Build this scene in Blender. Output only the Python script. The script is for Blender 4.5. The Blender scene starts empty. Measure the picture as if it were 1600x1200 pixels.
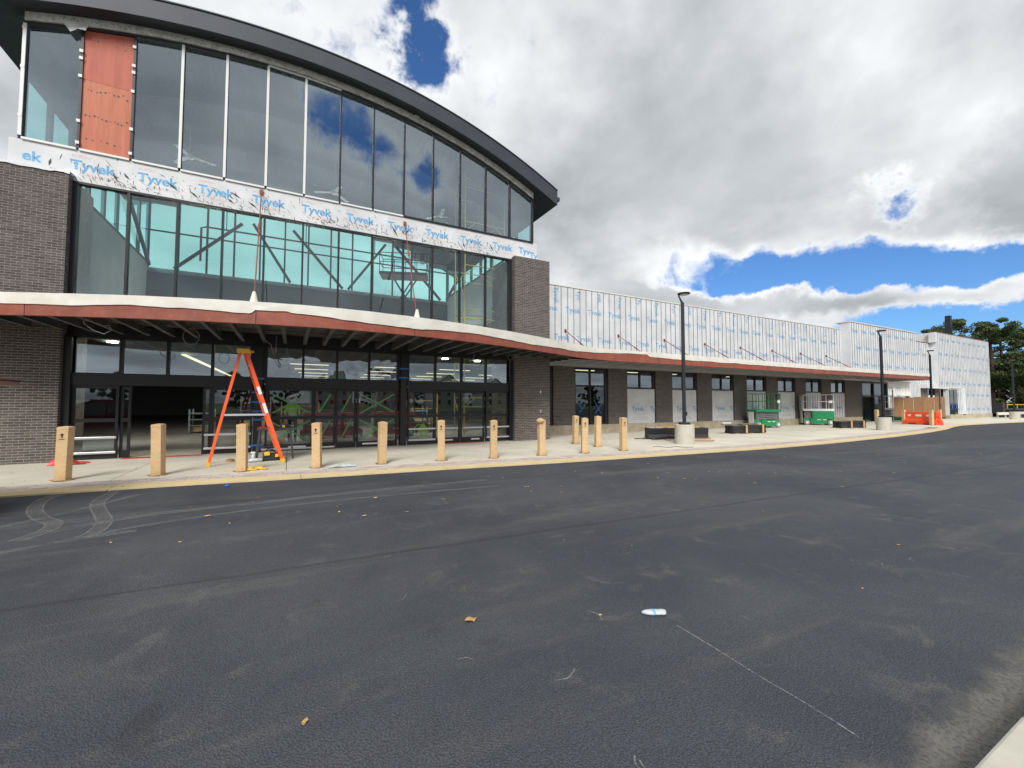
import bpy, math, random
from mathutils import Vector, Matrix, noise
R = math.radians
sc = bpy.context.scene
COL = sc.collection
rnd = random.Random(7)

# ------------------------------------------------------------------ camera
cam_d = bpy.data.cameras.new('camera'); cam = bpy.data.objects.new('camera', cam_d); COL.objects.link(cam)
cam_d.sensor_width = 36.0; cam_d.lens = 36.0 * 660.0 / 1600.0
cam_d.clip_start = 0.05; cam_d.clip_end = 3000
cam.matrix_world = (Matrix.Translation((0, 0, 1.557)) @ Matrix.Rotation(-0.48477, 4, 'Z') @
                    Matrix.Rotation(math.pi / 2 + 0.04421, 4, 'X') @ Matrix.Rotation(0.00102, 4, 'Z'))
sc.camera = cam

# ------------------------------------------------------------------ light
SUN_AZ, SUN_EL = R(212), R(41)          # azimuth clockwise from +Y (into the building)
sdir = Vector((math.sin(SUN_AZ) * math.cos(SUN_EL), math.cos(SUN_AZ) * math.cos(SUN_EL), math.sin(SUN_EL)))
sun_d = bpy.data.lights.new('sun', 'SUN'); sun = bpy.data.objects.new('sun', sun_d); COL.objects.link(sun)
sun_d.energy = 1.9; sun_d.angle = R(24); sun_d.color = (1.0, 0.965, 0.91)
sun.rotation_euler = sdir.to_track_quat('Z', 'Y').to_euler()
sc.view_settings.view_transform = 'Standard'; sc.view_settings.look = 'None'
sc.view_settings.gamma = 1; sc.view_settings.exposure = 0.92
sc.cycles.max_bounces = 7; sc.cycles.transparent_max_bounces = 24; sc.cycles.diffuse_bounces = 3
sc.cycles.glossy_bounces = 4; sc.cycles.sample_clamp_indirect = 4.0
sc.cycles.caustics_reflective = False; sc.cycles.caustics_refractive = False

class NT:
    """small helper for node expressions"""
    def __init__(s, nt): s.nt = nt; s.n = nt.nodes; s.l = nt.links
    def node(s, t, **k):
        nd = s.n.new(t)
        for a, b in k.items(): setattr(nd, a, b)
        return nd
    def put(s, sock, v):
        if isinstance(v, bpy.types.NodeSocket): s.l.new(v, sock)
        elif v is not None: sock.default_value = v
    def m(s, op, a, b=None, c=None, clamp=False):
        nd = s.node('ShaderNodeMath', operation=op); nd.use_clamp = clamp
        s.put(nd.inputs[0], a); s.put(nd.inputs[1], b)
        if c is not None: s.put(nd.inputs[2], c)
        return nd.outputs[0]
    def v(s, op, a, b=None):
        nd = s.node('ShaderNodeVectorMath', operation=op); s.put(nd.inputs[0], a); s.put(nd.inputs[1], b)
        return nd.outputs['Value'] if op in ('DOT_PRODUCT', 'LENGTH', 'DISTANCE') else nd.outputs[0]
    def step(s, x, a, b, lo=0.0, hi=1.0):
        nd = s.node('ShaderNodeMapRange', interpolation_type='SMOOTHSTEP')
        for i, q in enumerate((x, a, b, lo, hi)): s.put(nd.inputs[i], q)
        return nd.outputs[0]
    def noise(s, vec, scale, detail=4, rough=0.55, dist=0.0):
        nd = s.node('ShaderNodeTexNoise'); s.put(nd.inputs['Vector'], vec)
        nd.inputs['Scale'].default_value = scale; nd.inputs['Detail'].default_value = detail
        nd.inputs['Roughness'].default_value = rough; nd.inputs['Distortion'].default_value = dist
        return nd.outputs['Fac']
    def mix(s, f, a, b, blend='MIX'):
        nd = s.node('ShaderNodeMix', data_type='RGBA', blend_type=blend)
        s.put(nd.inputs[0], f); s.put(nd.inputs[6], a if not isinstance(a, tuple) else (*a[:3], 1)); s.put(nd.inputs[7], b if not isinstance(b, tuple) else (*b[:3], 1))
        return nd.outputs[2]

# ------------------------------------------------------------------ sky with broken cloud
w = bpy.data.worlds.new('World'); sc.world = w; w.use_nodes = True
W_ = NT(w.node_tree); W_.n.clear()
tc = W_.node('ShaderNodeTexCoord'); dirv = W_.v('NORMALIZE', tc.outputs['Generated'])
sky = W_.node('ShaderNodeTexSky', sky_type='NISHITA'); sky.sun_disc = False
sky.sun_elevation = SUN_EL; sky.sun_rotation = SUN_AZ; sky.ozone_density = 2.2; sky.dust_density = 0.4
sep = W_.node('ShaderNodeSeparateXYZ'); W_.l.new(dirv, sep.inputs[0])
dx, dy, dz = sep.outputs
zc = W_.m('MAXIMUM', dz, 0.0)
den = W_.m('ADD', zc, 0.14)
comb = W_.node('ShaderNodeCombineXYZ'); W_.put(comb.inputs[0], W_.m('DIVIDE', dx, den)); W_.put(comb.inputs[1], W_.m('DIVIDE', dy, den)); comb.inputs[2].default_value = 3.7
pl = comb.outputs[0]
nz = W_.node('ShaderNodeTexNoise'); W_.put(nz.inputs['Vector'], dirv); nz.inputs['Scale'].default_value = 6.5; nz.inputs['Detail'].default_value = 7; nz.inputs['Roughness'].default_value = .62
wob = W_.v('SUBTRACT', nz.outputs['Color'], (.5, .5, .5))
sca = W_.node('ShaderNodeVectorMath', operation='SCALE'); W_.l.new(wob, sca.inputs[0]); sca.inputs['Scale'].default_value = .24
dirw = W_.v('ADD', dirv, sca.outputs[0])
n_big = W_.noise(pl, 0.75, 3, 0.5, 0.1)
n_mid = W_.noise(pl, 1.6, 6, 0.48, 0.1)
n_fine = W_.noise(dirv, 5.5, 8, 0.55, 0.1)
dens = W_.m('ADD', W_.m('MULTIPLY', n_big, 0.55), W_.m('MULTIPLY', n_mid, 0.50))
dens = W_.m('ADD', dens, W_.m('MULTIPLY', n_fine, 0.30))
dens = W_.m('ADD', dens, 0.42)                                     # mostly closed cover
# on the side towards which the wing runs the cover thins out above the horizon
belt = W_.m('MULTIPLY', W_.m('MULTIPLY', W_.step(dz, 0.02, 0.10), W_.step(dz, 0.27, 0.20)), W_.step(dx, .45, .75))
dens = W_.m('SUBTRACT', dens, W_.m('MULTIPLY', belt, 0.16))
def gap(c, r0, r1, amt):
    global dens
    d = W_.v('DISTANCE', dirw, Vector(c).normalized())
    dens = W_.m('SUBTRACT', dens, W_.m('MULTIPLY', W_.step(d, r1, r0), amt))
GAPS = [((.165, .695, .70), .0, .08, .31), ((.192, .728, .657), .0, .075, .31), ((.207, .768, .607), .0, .06, .28), ((.10, .62, .78), .0, .12, .33),
        ((.877, .316, .362), .0, .05, .32), ((.885, .335, .31), .0, .05, .30),
        ((.09, -.845, .53), .0, .10, .31), ((.23, -.85, .48), .0, .10, .33), ((.58, -.62, .52), .02, .17, .4), ((-.7, -.5, .5), .02, .2, .4)]
for g in GAPS: gap(*g)
sw = W_.node('ShaderNodeSeparateXYZ'); W_.l.new(dirw, sw.inputs[0]); wx, wy, wz = sw.outputs
def streak(z0, slope, x0, half, amt, xa, xb):
    """long level opening (amt > 0) or bank of cloud (amt < 0) along the horizon on the wing side"""
    global dens
    c = W_.m('SUBTRACT', z0, W_.m('MULTIPLY', W_.m('SUBTRACT', dx, x0), slope))
    q = W_.m('ABSOLUTE', W_.m('SUBTRACT', W_.m('ADD', W_.m('MULTIPLY', wz, .5), W_.m('MULTIPLY', dz, .5)), c))
    k = W_.m('MULTIPLY', W_.step(q, half, half * .25), W_.step(W_.m('ADD', W_.m('MULTIPLY', wx, .5), W_.m('MULTIPLY', dx, .5)), xa, xb))
    dens = W_.m('SUBTRACT', dens, W_.m('MULTIPLY', k, amt))
streak(.258, .36, .82, .056, .42, .60, .84)
streak(.11, .0, .9, .075, .46, .87, .95)
streak(.218, .24, .75, .036, -.30, .55, .72)
gap((.94, .16, .32), .02, .13, -.30)
gap((.62, .62, .44), .05, .35, -.12)
n_wisp = W_.noise(dirv, 17.0, 9, 0.62, 0.35)
alpha = W_.step(W_.m('ADD', dens, W_.m('MULTIPLY', W_.m('SUBTRACT', n_wisp, .5), .55)), 0.74, 0.98)
thick = W_.step(dens, 0.88, 1.25)
n_sh = W_.noise(pl, 1.05, 5, 0.5, 0.2)
shade = W_.m('ADD', W_.m('MULTIPLY', thick, 0.62), W_.m('MULTIPLY', W_.step(n_sh, 0.30, 0.70), 0.50))
shade = W_.m('ADD', shade, W_.m('MULTIPLY', W_.m('SUBTRACT', n_fine, 0.5), 0.45))
shade = W_.m('SUBTRACT', shade, .08, clamp=True)
ccol = W_.mix(shade, (4.7, 4.8, 4.9), (1.78, 1.91, 2.04))
skyc = W_.mix(1.0, sky.outputs[0], (0.28, 0.44, 0.63), 'MULTIPLY')
final = W_.mix(alpha, skyc, ccol)
bg = W_.node('ShaderNodeBackground'); bg.inputs['Strength'].default_value = 0.12
W_.l.new(final, bg.inputs['Color'])
wo = W_.node('ShaderNodeOutputWorld'); W_.l.new(bg.outputs[0], wo.inputs[0])

# ------------------------------------------------------------------ materials
MATS = {}
def mat(name, col, rough=0.7, metal=0.0, col2=None, nscale=3.0, bump=0.0, bscale=40.0, spec=0.5, rand=0.0, coord='Object', fine=None, emit=None, stretch=None, lo=0.35, hi=0.65):
    if name in MATS: return MATS[name]
    m = bpy.data.materials.new(name); m.use_nodes = True
    t = NT(m.node_tree); b = t.n['Principled BSDF']
    b.inputs['Roughness'].default_value = rough; b.inputs['Metallic'].default_value = metal
    b.inputs['Specular IOR Level'].default_value = spec
    tcn = t.node('ShaderNodeTexCoord'); vec = tcn.outputs[coord]
    if stretch:
        mp = t.node('ShaderNodeMapping'); mp.inputs['Scale'].default_value = stretch; t.l.new(vec, mp.inputs[0]); vec = mp.outputs[0]
    c = (*col, 1)
    out = None
    if col2 is not None:
        f = t.step(t.noise(vec, nscale, 6, 0.6), lo, hi)
        out = t.mix(f, col, col2)
    if fine is not None:
        f2 = t.step(t.noise(vec, fine[1], 2, 0.7), 0.42, 0.68)
        out = t.mix(t.m('MULTIPLY', f2, fine[2]), out if out is not None else col, fine[0])
    if rand:
        oi = t.node('ShaderNodeObjectInfo'); ge = t.node('ShaderNodeNewGeometry')
        r = t.m('FRACT', t.m('ADD', oi.outputs['Random'], ge.outputs['Random Per Island']))
        hv = t.node('ShaderNodeHueSaturation')
        t.put(hv.inputs['Value'], t.m('ADD', t.m('MULTIPLY', r, 2 * rand), 1 - rand))
        t.put(hv.inputs['Color'], out if out is not None else c)
        out = hv.outputs[0]
    if out is not None: t.l.new(out, b.inputs['Base Color'])
    else: b.inputs['Base Color'].default_value = c
    if bump:
        bp = t.node('ShaderNodeBump'); bp.inputs['Strength'].default_value = bump; bp.inputs['Distance'].default_value = 0.02
        t.l.new(t.noise(vec, bscale, 5, 0.6), bp.inputs['Height']); t.l.new(bp.outputs[0], b.inputs['Normal'])
    if emit:
        b.inputs['Emission Color'].default_value = (*emit[0], 1); b.inputs['Emission Strength'].default_value = emit[1]
    MATS[name] = m
    return m

def glass(name, tint, base=0.06, rough=0.0, bump=0.0, bscale=1.2, haze=0.0):
    m = bpy.data.materials.new(name); m.use_nodes = True; t = NT(m.node_tree); t.n.clear()
    o = t.node('ShaderNodeOutputMaterial')
    tr = t.node('ShaderNodeBsdfTransparent'); tr.inputs[0].default_value = (*tint, 1)
    gl = t.node('ShaderNodeBsdfGlossy'); gl.inputs['Roughness'].default_value = rough; gl.inputs[0].default_value = (0.82, 0.93, 1, 1)
    ge = t.node('ShaderNodeNewGeometry'); cs = t.m('ABSOLUTE', t.v('DOT_PRODUCT', ge.outputs['Normal'], ge.outputs['Incoming']))
    sch = t.m('POWER', t.m('SUBTRACT', 1.0, cs), 5.0)
    if bump:
        tcn = t.node('ShaderNodeTexCoord'); bp = t.node('ShaderNodeBump'); bp.inputs['Strength'].default_value = bump; bp.inputs['Distance'].default_value = 0.05
        t.l.new(t.noise(tcn.outputs['Object'], bscale, 2, 0.4), bp.inputs['Height']); t.l.new(bp.outputs[0], gl.inputs['Normal'])
    f = t.m('MULTIPLY', t.m('ADD', t.m('MULTIPLY', sch, 1.0 - base), base, clamp=True), t.m('SUBTRACT', 1.0, ge.outputs['Backfacing']))
    mx = t.node('ShaderNodeMixShader'); t.l.new(f, mx.inputs[0]); t.l.new(tr.outputs[0], mx.inputs[1]); t.l.new(gl.outputs[0], mx.inputs[2])
    last = mx.outputs[0]
    if haze:
        df = t.node('ShaderNodeBsdfDiffuse'); df.inputs[0].default_value = (0.55, 0.6, 0.6, 1)
        tcn = t.node('ShaderNodeTexCoord')
        h = t.m('MULTIPLY', t.step(t.noise(tcn.outputs['Object'], 1.1, 4, 0.6), 0.3, 0.75), haze)
        m2 = t.node('ShaderNodeMixShader'); t.l.new(h, m2.inputs[0]); t.l.new(last, m2.inputs[1]); t.l.new(df.outputs[0], m2.inputs[2]); last = m2.outputs[0]
    t.l.new(last, o.inputs[0])
    MATS[name] = m
    return m

M = {}
M['mortar'] = mat('mortar', (.45, .42, .37), .95, col2=(.39, .36, .32), nscale=6)
M['brick'] = mat('brick', (.112, .094, .088), .88, col2=(.085, .071, .067), nscale=14, bump=.25, bscale=90, rand=.28)
M['frame'] = mat('dark bronze aluminium', (.022, .022, .026), .42, .3, spec=.5)
M['framew'] = mat('white protective film', (.74, .74, .72), .5)
M['fascia'] = mat('charcoal roof metal', (.040, .046, .059), .55, .25, col2=(.048, .054, .068), nscale=.8)
M['soffit'] = mat('soffit metal', (.036, .038, .046), .6, .2)
M['tyvek'] = mat('housewrap', (.70, .71, .725), .62, col2=(.60, .61, .63), nscale=1.1, bump=.6, bscale=2.6)
M['printw'] = mat('sun faded blue print', (.17, .38, .60), .6, col2=(.30, .48, .66), nscale=9)
M['tyvekd'] = mat('weathered housewrap', (.84, .82, .79), .7, col2=(.62, .59, .55), nscale=5, bump=.4, bscale=9)
M['print'] = mat('blue print', (.085, .32, .60), .6, col2=(.16, .42, .68), nscale=9)
M['redprint'] = mat('faded red print', (.66, .45, .42), .7, col2=(.74, .60, .58), nscale=9)
M['seal'] = mat('black sealant', (.018, .018, .02), .5)
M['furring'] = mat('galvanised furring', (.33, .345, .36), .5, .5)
M['fshadow'] = mat('furring with shade line', (.16, .17, .18), .6, .3)  # strip colour darkened to take in the shade line along each strip
M['redsteel'] = mat('red primed steel', (.30, .075, .042), .6, col2=(.225, .058, .036), nscale=1.8, bump=.1, bscale=30, fine=((.36, .22, .17), 7, .15))
M['membrane'] = mat('cream membrane', (.74, .72, .66), .65, col2=(.66, .63, .56), nscale=2.2, bump=.3, bscale=5)
M['galv'] = mat('galvanised steel', (.30, .31, .32), .45, .6, col2=(.20, .20, .21), nscale=4)
M['purlin'] = mat('bright galvanised rail', (.66, .67, .68), .5, .2)
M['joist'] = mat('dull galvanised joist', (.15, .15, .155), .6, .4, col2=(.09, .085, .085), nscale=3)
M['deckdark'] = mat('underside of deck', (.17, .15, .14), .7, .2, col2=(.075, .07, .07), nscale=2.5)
M['conc'] = mat('sidewalk concrete', (.66, .62, .51), .9, col2=(.55, .515, .42), nscale=.55, bump=.12, bscale=60, fine=((.36, .345, .30), 35, .22))
M['curb'] = mat('cream curb concrete', (.66, .53, .30), .9, col2=(.59, .46, .25), nscale=2.2, bump=.12, bscale=60, fine=((.36, .30, .2), 40, .2))
M['joint'] = mat('joint filler', (.23, .22, .2), .95)
M['paver'] = mat('red paver', (.46, .37, .34), .92, col2=(.50, .45, .42), nscale=1.1, rand=.16)
M['plinth'] = mat('tan concrete plinth', (.40, .345, .235), .9, col2=(.50, .45, .34), nscale=1.3, bump=.15, bscale=30, fine=((.34, .25, .13), 3, .5))
M['lampbase'] = mat('formed concrete', (.52, .50, .43), .9, col2=(.45, .43, .37), nscale=2.5, bump=.2, bscale=14)
M['card'] = mat('cardboard', (.60, .425, .235), .85, col2=(.53, .36, .185), nscale=2.2, bump=.5, bscale=7, rand=.09, fine=((.40, .25, .12), 12, .25))
M['carddark'] = mat('cardboard edge', (.36, .21, .09), .9)
M['black'] = mat('black ink', (.02, .02, .02), .8)
M['orange'] = mat('orange fibreglass', (.86, .115, .028), .45)
M['yellow'] = mat('yellow plastic', (.80, .46, .035), .5)
M['alum'] = mat('bright aluminium', (.66, .67, .68), .35, .6)
M['white'] = mat('white paint', (.76, .76, .75), .5)
M['offwhite'] = mat('off white steel', (.66, .68, .68), .5)
M['lampblk'] = mat('black lamp post paint', (.018, .021, .03), .45, .2)
M['green'] = mat('green machine paint', (.012, .24, .085), .4, col2=(.01, .20, .07), nscale=4)
M['dgreen'] = mat('dark green steel', (.012, .09, .04), .5)
M['red'] = mat('red machine paint', (.40, .022, .022), .45)
M['grey'] = mat('grey steel', (.20, .205, .21), .5, .4)
M['dgrey'] = mat('dark grey plastic', (.045, .045, .05), .55)
M['rubber'] = mat('grey tyre rubber', (.22, .22, .22), .8)
M['tyre'] = mat('black tyre rubber', (.02, .02, .02), .85)
M['blackpan'] = mat('black metal panels', (.022, .023, .027), .45, .2, bump=.1, bscale=20)
M['wood'] = mat('raw pine', (.62, .40, .185), .8, col2=(.50, .30, .13), nscale=5, stretch=(1, 8, 8))
M['ply'] = mat('weathered plywood', (.36, .205, .105), .85, col2=(.28, .155, .075), nscale=3, stretch=(6, 6, .6), rand=.1)
M['redply'] = mat('red stained plywood', (.48, .115, .065), .6, col2=(.40, .085, .05), nscale=1.6, stretch=(5, 5, .5))
M['redply2'] = mat('orange stained plywood', (.53, .165, .085), .6, col2=(.46, .125, .065), nscale=1.6, stretch=(5, 5, .5))
M['barrier'] = mat('orange barrier plastic', (.82, .10, .03), .5)
M['bluetape'] = mat('blue tape', (.03, .17, .55), .6)
M['greentape'] = mat('green tape', (.10, .33, .12), .6)
M['hivis'] = mat('hi-vis fabric', (.45, .78, .03), .7)
M['tarp'] = mat('red tarp', (.62, .045, .04), .45)
M['skin'] = mat('skin', (.42, .25, .18), .6)
M['denim'] = mat('dark trousers', (.025, .03, .045), .9)
M['plastic'] = mat('clear plastic', (.52, .55, .57), .3, bump=.4, bscale=25)
M['lblue'] = mat('pale blue label', (.16, .42, .78), .4)
M['bluep'] = mat('blue plastic', (.02, .16, .65), .4)
M['scaffold'] = mat('yellow scaffold paint', (.66, .52, .13), .5)
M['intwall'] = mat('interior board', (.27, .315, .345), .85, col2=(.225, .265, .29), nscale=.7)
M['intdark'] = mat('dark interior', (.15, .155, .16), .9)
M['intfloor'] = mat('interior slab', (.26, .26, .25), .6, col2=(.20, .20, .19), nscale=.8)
M['intsteel'] = mat('primed steel framing', (.03, .037, .045), .6, .2)
M['deck'] = mat('grey roof decking', (.075, .088, .105), .7, .2)
M['dred'] = mat('silhouette red lift paint', (.035, .02, .02), .6)  # near-black red paints in the lift's silhouette against the bright rear glass
M['light'] = mat('warm lamp', (1, .9, .7), .5, emit=((1.0, .84, .52), .75))
M['bright'] = mat('downlight and fill lamp', (1, .9, .7), .5, emit=((1.0, .90, .74), 18))  # serves the downlights and the added fill strips
M['carred'] = mat('dark red car paint', (.13, .010, .014), .25, .3, spec=.7)
M['carglass'] = mat('car glass', (.01, .012, .014), .05, spec=.8)
M['chrome'] = mat('chrome strip', (.6, .6, .62), .2, .9)
M['leafdry'] = mat('dry leaf', (.44, .27, .10), .8, rand=.35)
M['leaf'] = mat('tree leaves', (.055, .092, .026), .7, col2=(.09, .12, .035), nscale=.5, rand=.35)
M['leafo'] = mat('olive tree leaves', (.15, .13, .045), .7, col2=(.10, .105, .035), nscale=.5, rand=.35)
M['bark'] = mat('bark', (.075, .055, .042), .95, col2=(.05, .038, .03), nscale=3)
M['grass'] = mat('mown grass', (.085, .13, .035), .95, col2=(.12, .14, .05), nscale=.3, bump=.4, bscale=60)
M['siding'] = mat('house siding', (.50, .49, .46), .8)
M['shingle'] = mat('roof shingle', (.16, .15, .145), .9, col2=(.20, .19, .18), nscale=2)
M['tyremark'] = None

G_front = glass('front glass', (.84, .93, .955), .29)
G_mid = glass('mid glass', (.92, .98, .975), .12)
G_tran = glass('transom glass', (.86, .95, .95), .27)
G_wavy = glass('filmed transom glass', (.84, .88, .88), .26, bump=.35, bscale=1.3)
G_low = glass('door glass', (.91, .95, .95), .11)
G_back = glass('teal clerestory glass', (.72, .975, .94), .05)

# asphalt
def make_asphalt():
    m = bpy.data.materials.new('asphalt'); m.use_nodes = True; t = NT(m.node_tree); b = t.n['Principled BSDF']
    tcn = t.node('ShaderNodeTexCoord'); vec = tcn.outputs['Object']
    vo = t.node('ShaderNodeTexVoronoi'); vo.inputs['Scale'].default_value = 105; t.l.new(vec, vo.inputs['Vector'])
    sp = t.noise(vec, 110, 3, .8)
    big = t.noise(vec, .35, 5, .6, .6)
    mp = t.node('ShaderNodeMapping'); mp.inputs['Scale'].default_value = (.22, 1.6, 1); mp.inputs['Rotation'].default_value = (0, 0, .06); t.l.new(vec, mp.inputs[0])
    st = t.noise(mp.outputs[0], 1.0, 5, .6, .4)
    base = t.mix(t.step(big, .35, .68), (.050, .056, .070), (.090, .096, .108))
    base = t.mix(t.m('MULTIPLY', t.step(st, .52, .72), .7), base, (.13, .129, .124))
    patch = t.noise(vec, 2.3, 5, .65, .8)
    base = t.mix(t.m('MULTIPLY', t.step(patch, .56, .76), .6), base, (.165, .163, .155))
    drift = t.noise(vec, .9, 6, .7, 1.5)
    base = t.mix(t.m('MULTIPLY', t.step(drift, .55, .72), .42), base, (.15, .15, .147))
    base = t.mix(t.m('MULTIPLY', t.step(sp, .50, .72), .45), base, (.20, .204, .215))
    base = t.mix(t.m('MULTIPLY', t.step(sp, .48, .32), .6), base, (.014, .015, .018))
    base = t.mix(t.m('MULTIPLY', t.step(vo.outputs['Distance'], .30, .62), .38), base, (.012, .012, .015))
    sx_ = t.node('ShaderNodeSeparateXYZ'); t.l.new(vec, sx_.inputs[0])
    wob_ = t.m('MULTIPLY', t.m('SUBTRACT', t.noise(vec, .8, 4, .6), .5), .12)
    for y0_, wd_ in ((4.55, .018), (7.95, .014)):
        q_ = t.m('ABSOLUTE', t.m('SUBTRACT', t.m('ADD', sx_.outputs[1], t.m('ADD', wob_, t.m('MULTIPLY', sx_.outputs[0], .05))), y0_))
        base = t.mix(t.m('MULTIPLY', t.step(q_, wd_ * 3, 0.0), .45), base, (.016, .017, .02))
    lane = t.step(t.m('ADD', sx_.outputs[1], t.m('ADD', t.m('MULTIPLY', wob_, 3), t.m('MULTIPLY', sx_.outputs[0], .05))), 7.85, 8.05)
    base = t.mix(t.m('MULTIPLY', lane, .28), base, (.03, .032, .038))
    oil = t.noise(vec, 1.15, 3, .5, 1.2)
    base = t.mix(t.m('MULTIPLY', t.step(oil, .66, .74), .35), base, (.022, .023, .027))
    t.l.new(base, b.inputs['Base Color'])
    t.put(b.inputs['Roughness'], t.step(big, .3, .7, .74, .88))
    b.inputs['Specular IOR Level'].default_value = .35
    bp = t.node('ShaderNodeBump'); bp.inputs['Strength'].default_value = .7; bp.inputs['Distance'].default_value = .008
    h = t.m('ADD', t.m('MULTIPLY', vo.outputs['Distance'], -1.0), t.m('MULTIPLY', sp, .6))
    t.l.new(h, bp.inputs['Height']); t.l.new(bp.outputs[0], b.inputs['Normal'])
    return m
M['asphalt'] = make_asphalt()
def make_mark(name, col, op, sc_=6.0):
    m = bpy.data.materials.new(name); m.use_nodes = True; t = NT(m.node_tree); b = t.n['Principled BSDF']
    b.inputs['Base Color'].default_value = (*col, 1); b.inputs['Roughness'].default_value = .95
    tcn = t.node('ShaderNodeTexCoord')
    f = t.step(t.noise(tcn.outputs['Object'], sc_, 6, .7), .25, .62)
    g = t.noise(tcn.outputs['Object'], 90, 2, .7)
    t.put(b.inputs['Alpha'], t.m('MULTIPLY', t.m('MULTIPLY', f, op), t.step(g, .3, .6)))
    return m
M['dust'] = make_mark('tyre dust', (.30, .295, .285), .46, 2.5)
M['smear'] = make_mark('concrete smear', (.18, .172, .158), .9, 2.2)
def _fade(m):
    t = NT(m.node_tree); b = t.n['Principled BSDF']; tcn = t.node('ShaderNodeTexCoord'); sp_ = t.node('ShaderNodeSeparateXYZ'); t.l.new(tcn.outputs['Object'], sp_.inputs[0])
    ed = t.m('ADD', sp_.outputs[1], t.m('MULTIPLY', t.m('SUBTRACT', t.noise(tcn.outputs['Object'], 3.5, 6, .7), .5), .45))
    fn = t.noise(tcn.outputs['Object'], 45, 3, .7)
    t.put(b.inputs['Alpha'], t.m('MULTIPLY', t.step(ed, 1.02, .80), t.step(fn, .25, .6, .35, .85)))
_fade(M['smear'])
M['dust2'] = make_mark('faint tyre dust', (.25, .245, .235), .36, 2.0)
M['chalk'] = make_mark('chalk', (.42, .42, .42), .62, 9)
M['chalkw'] = make_mark('white dust', (.75, .73, .70), .8, 5)

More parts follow.
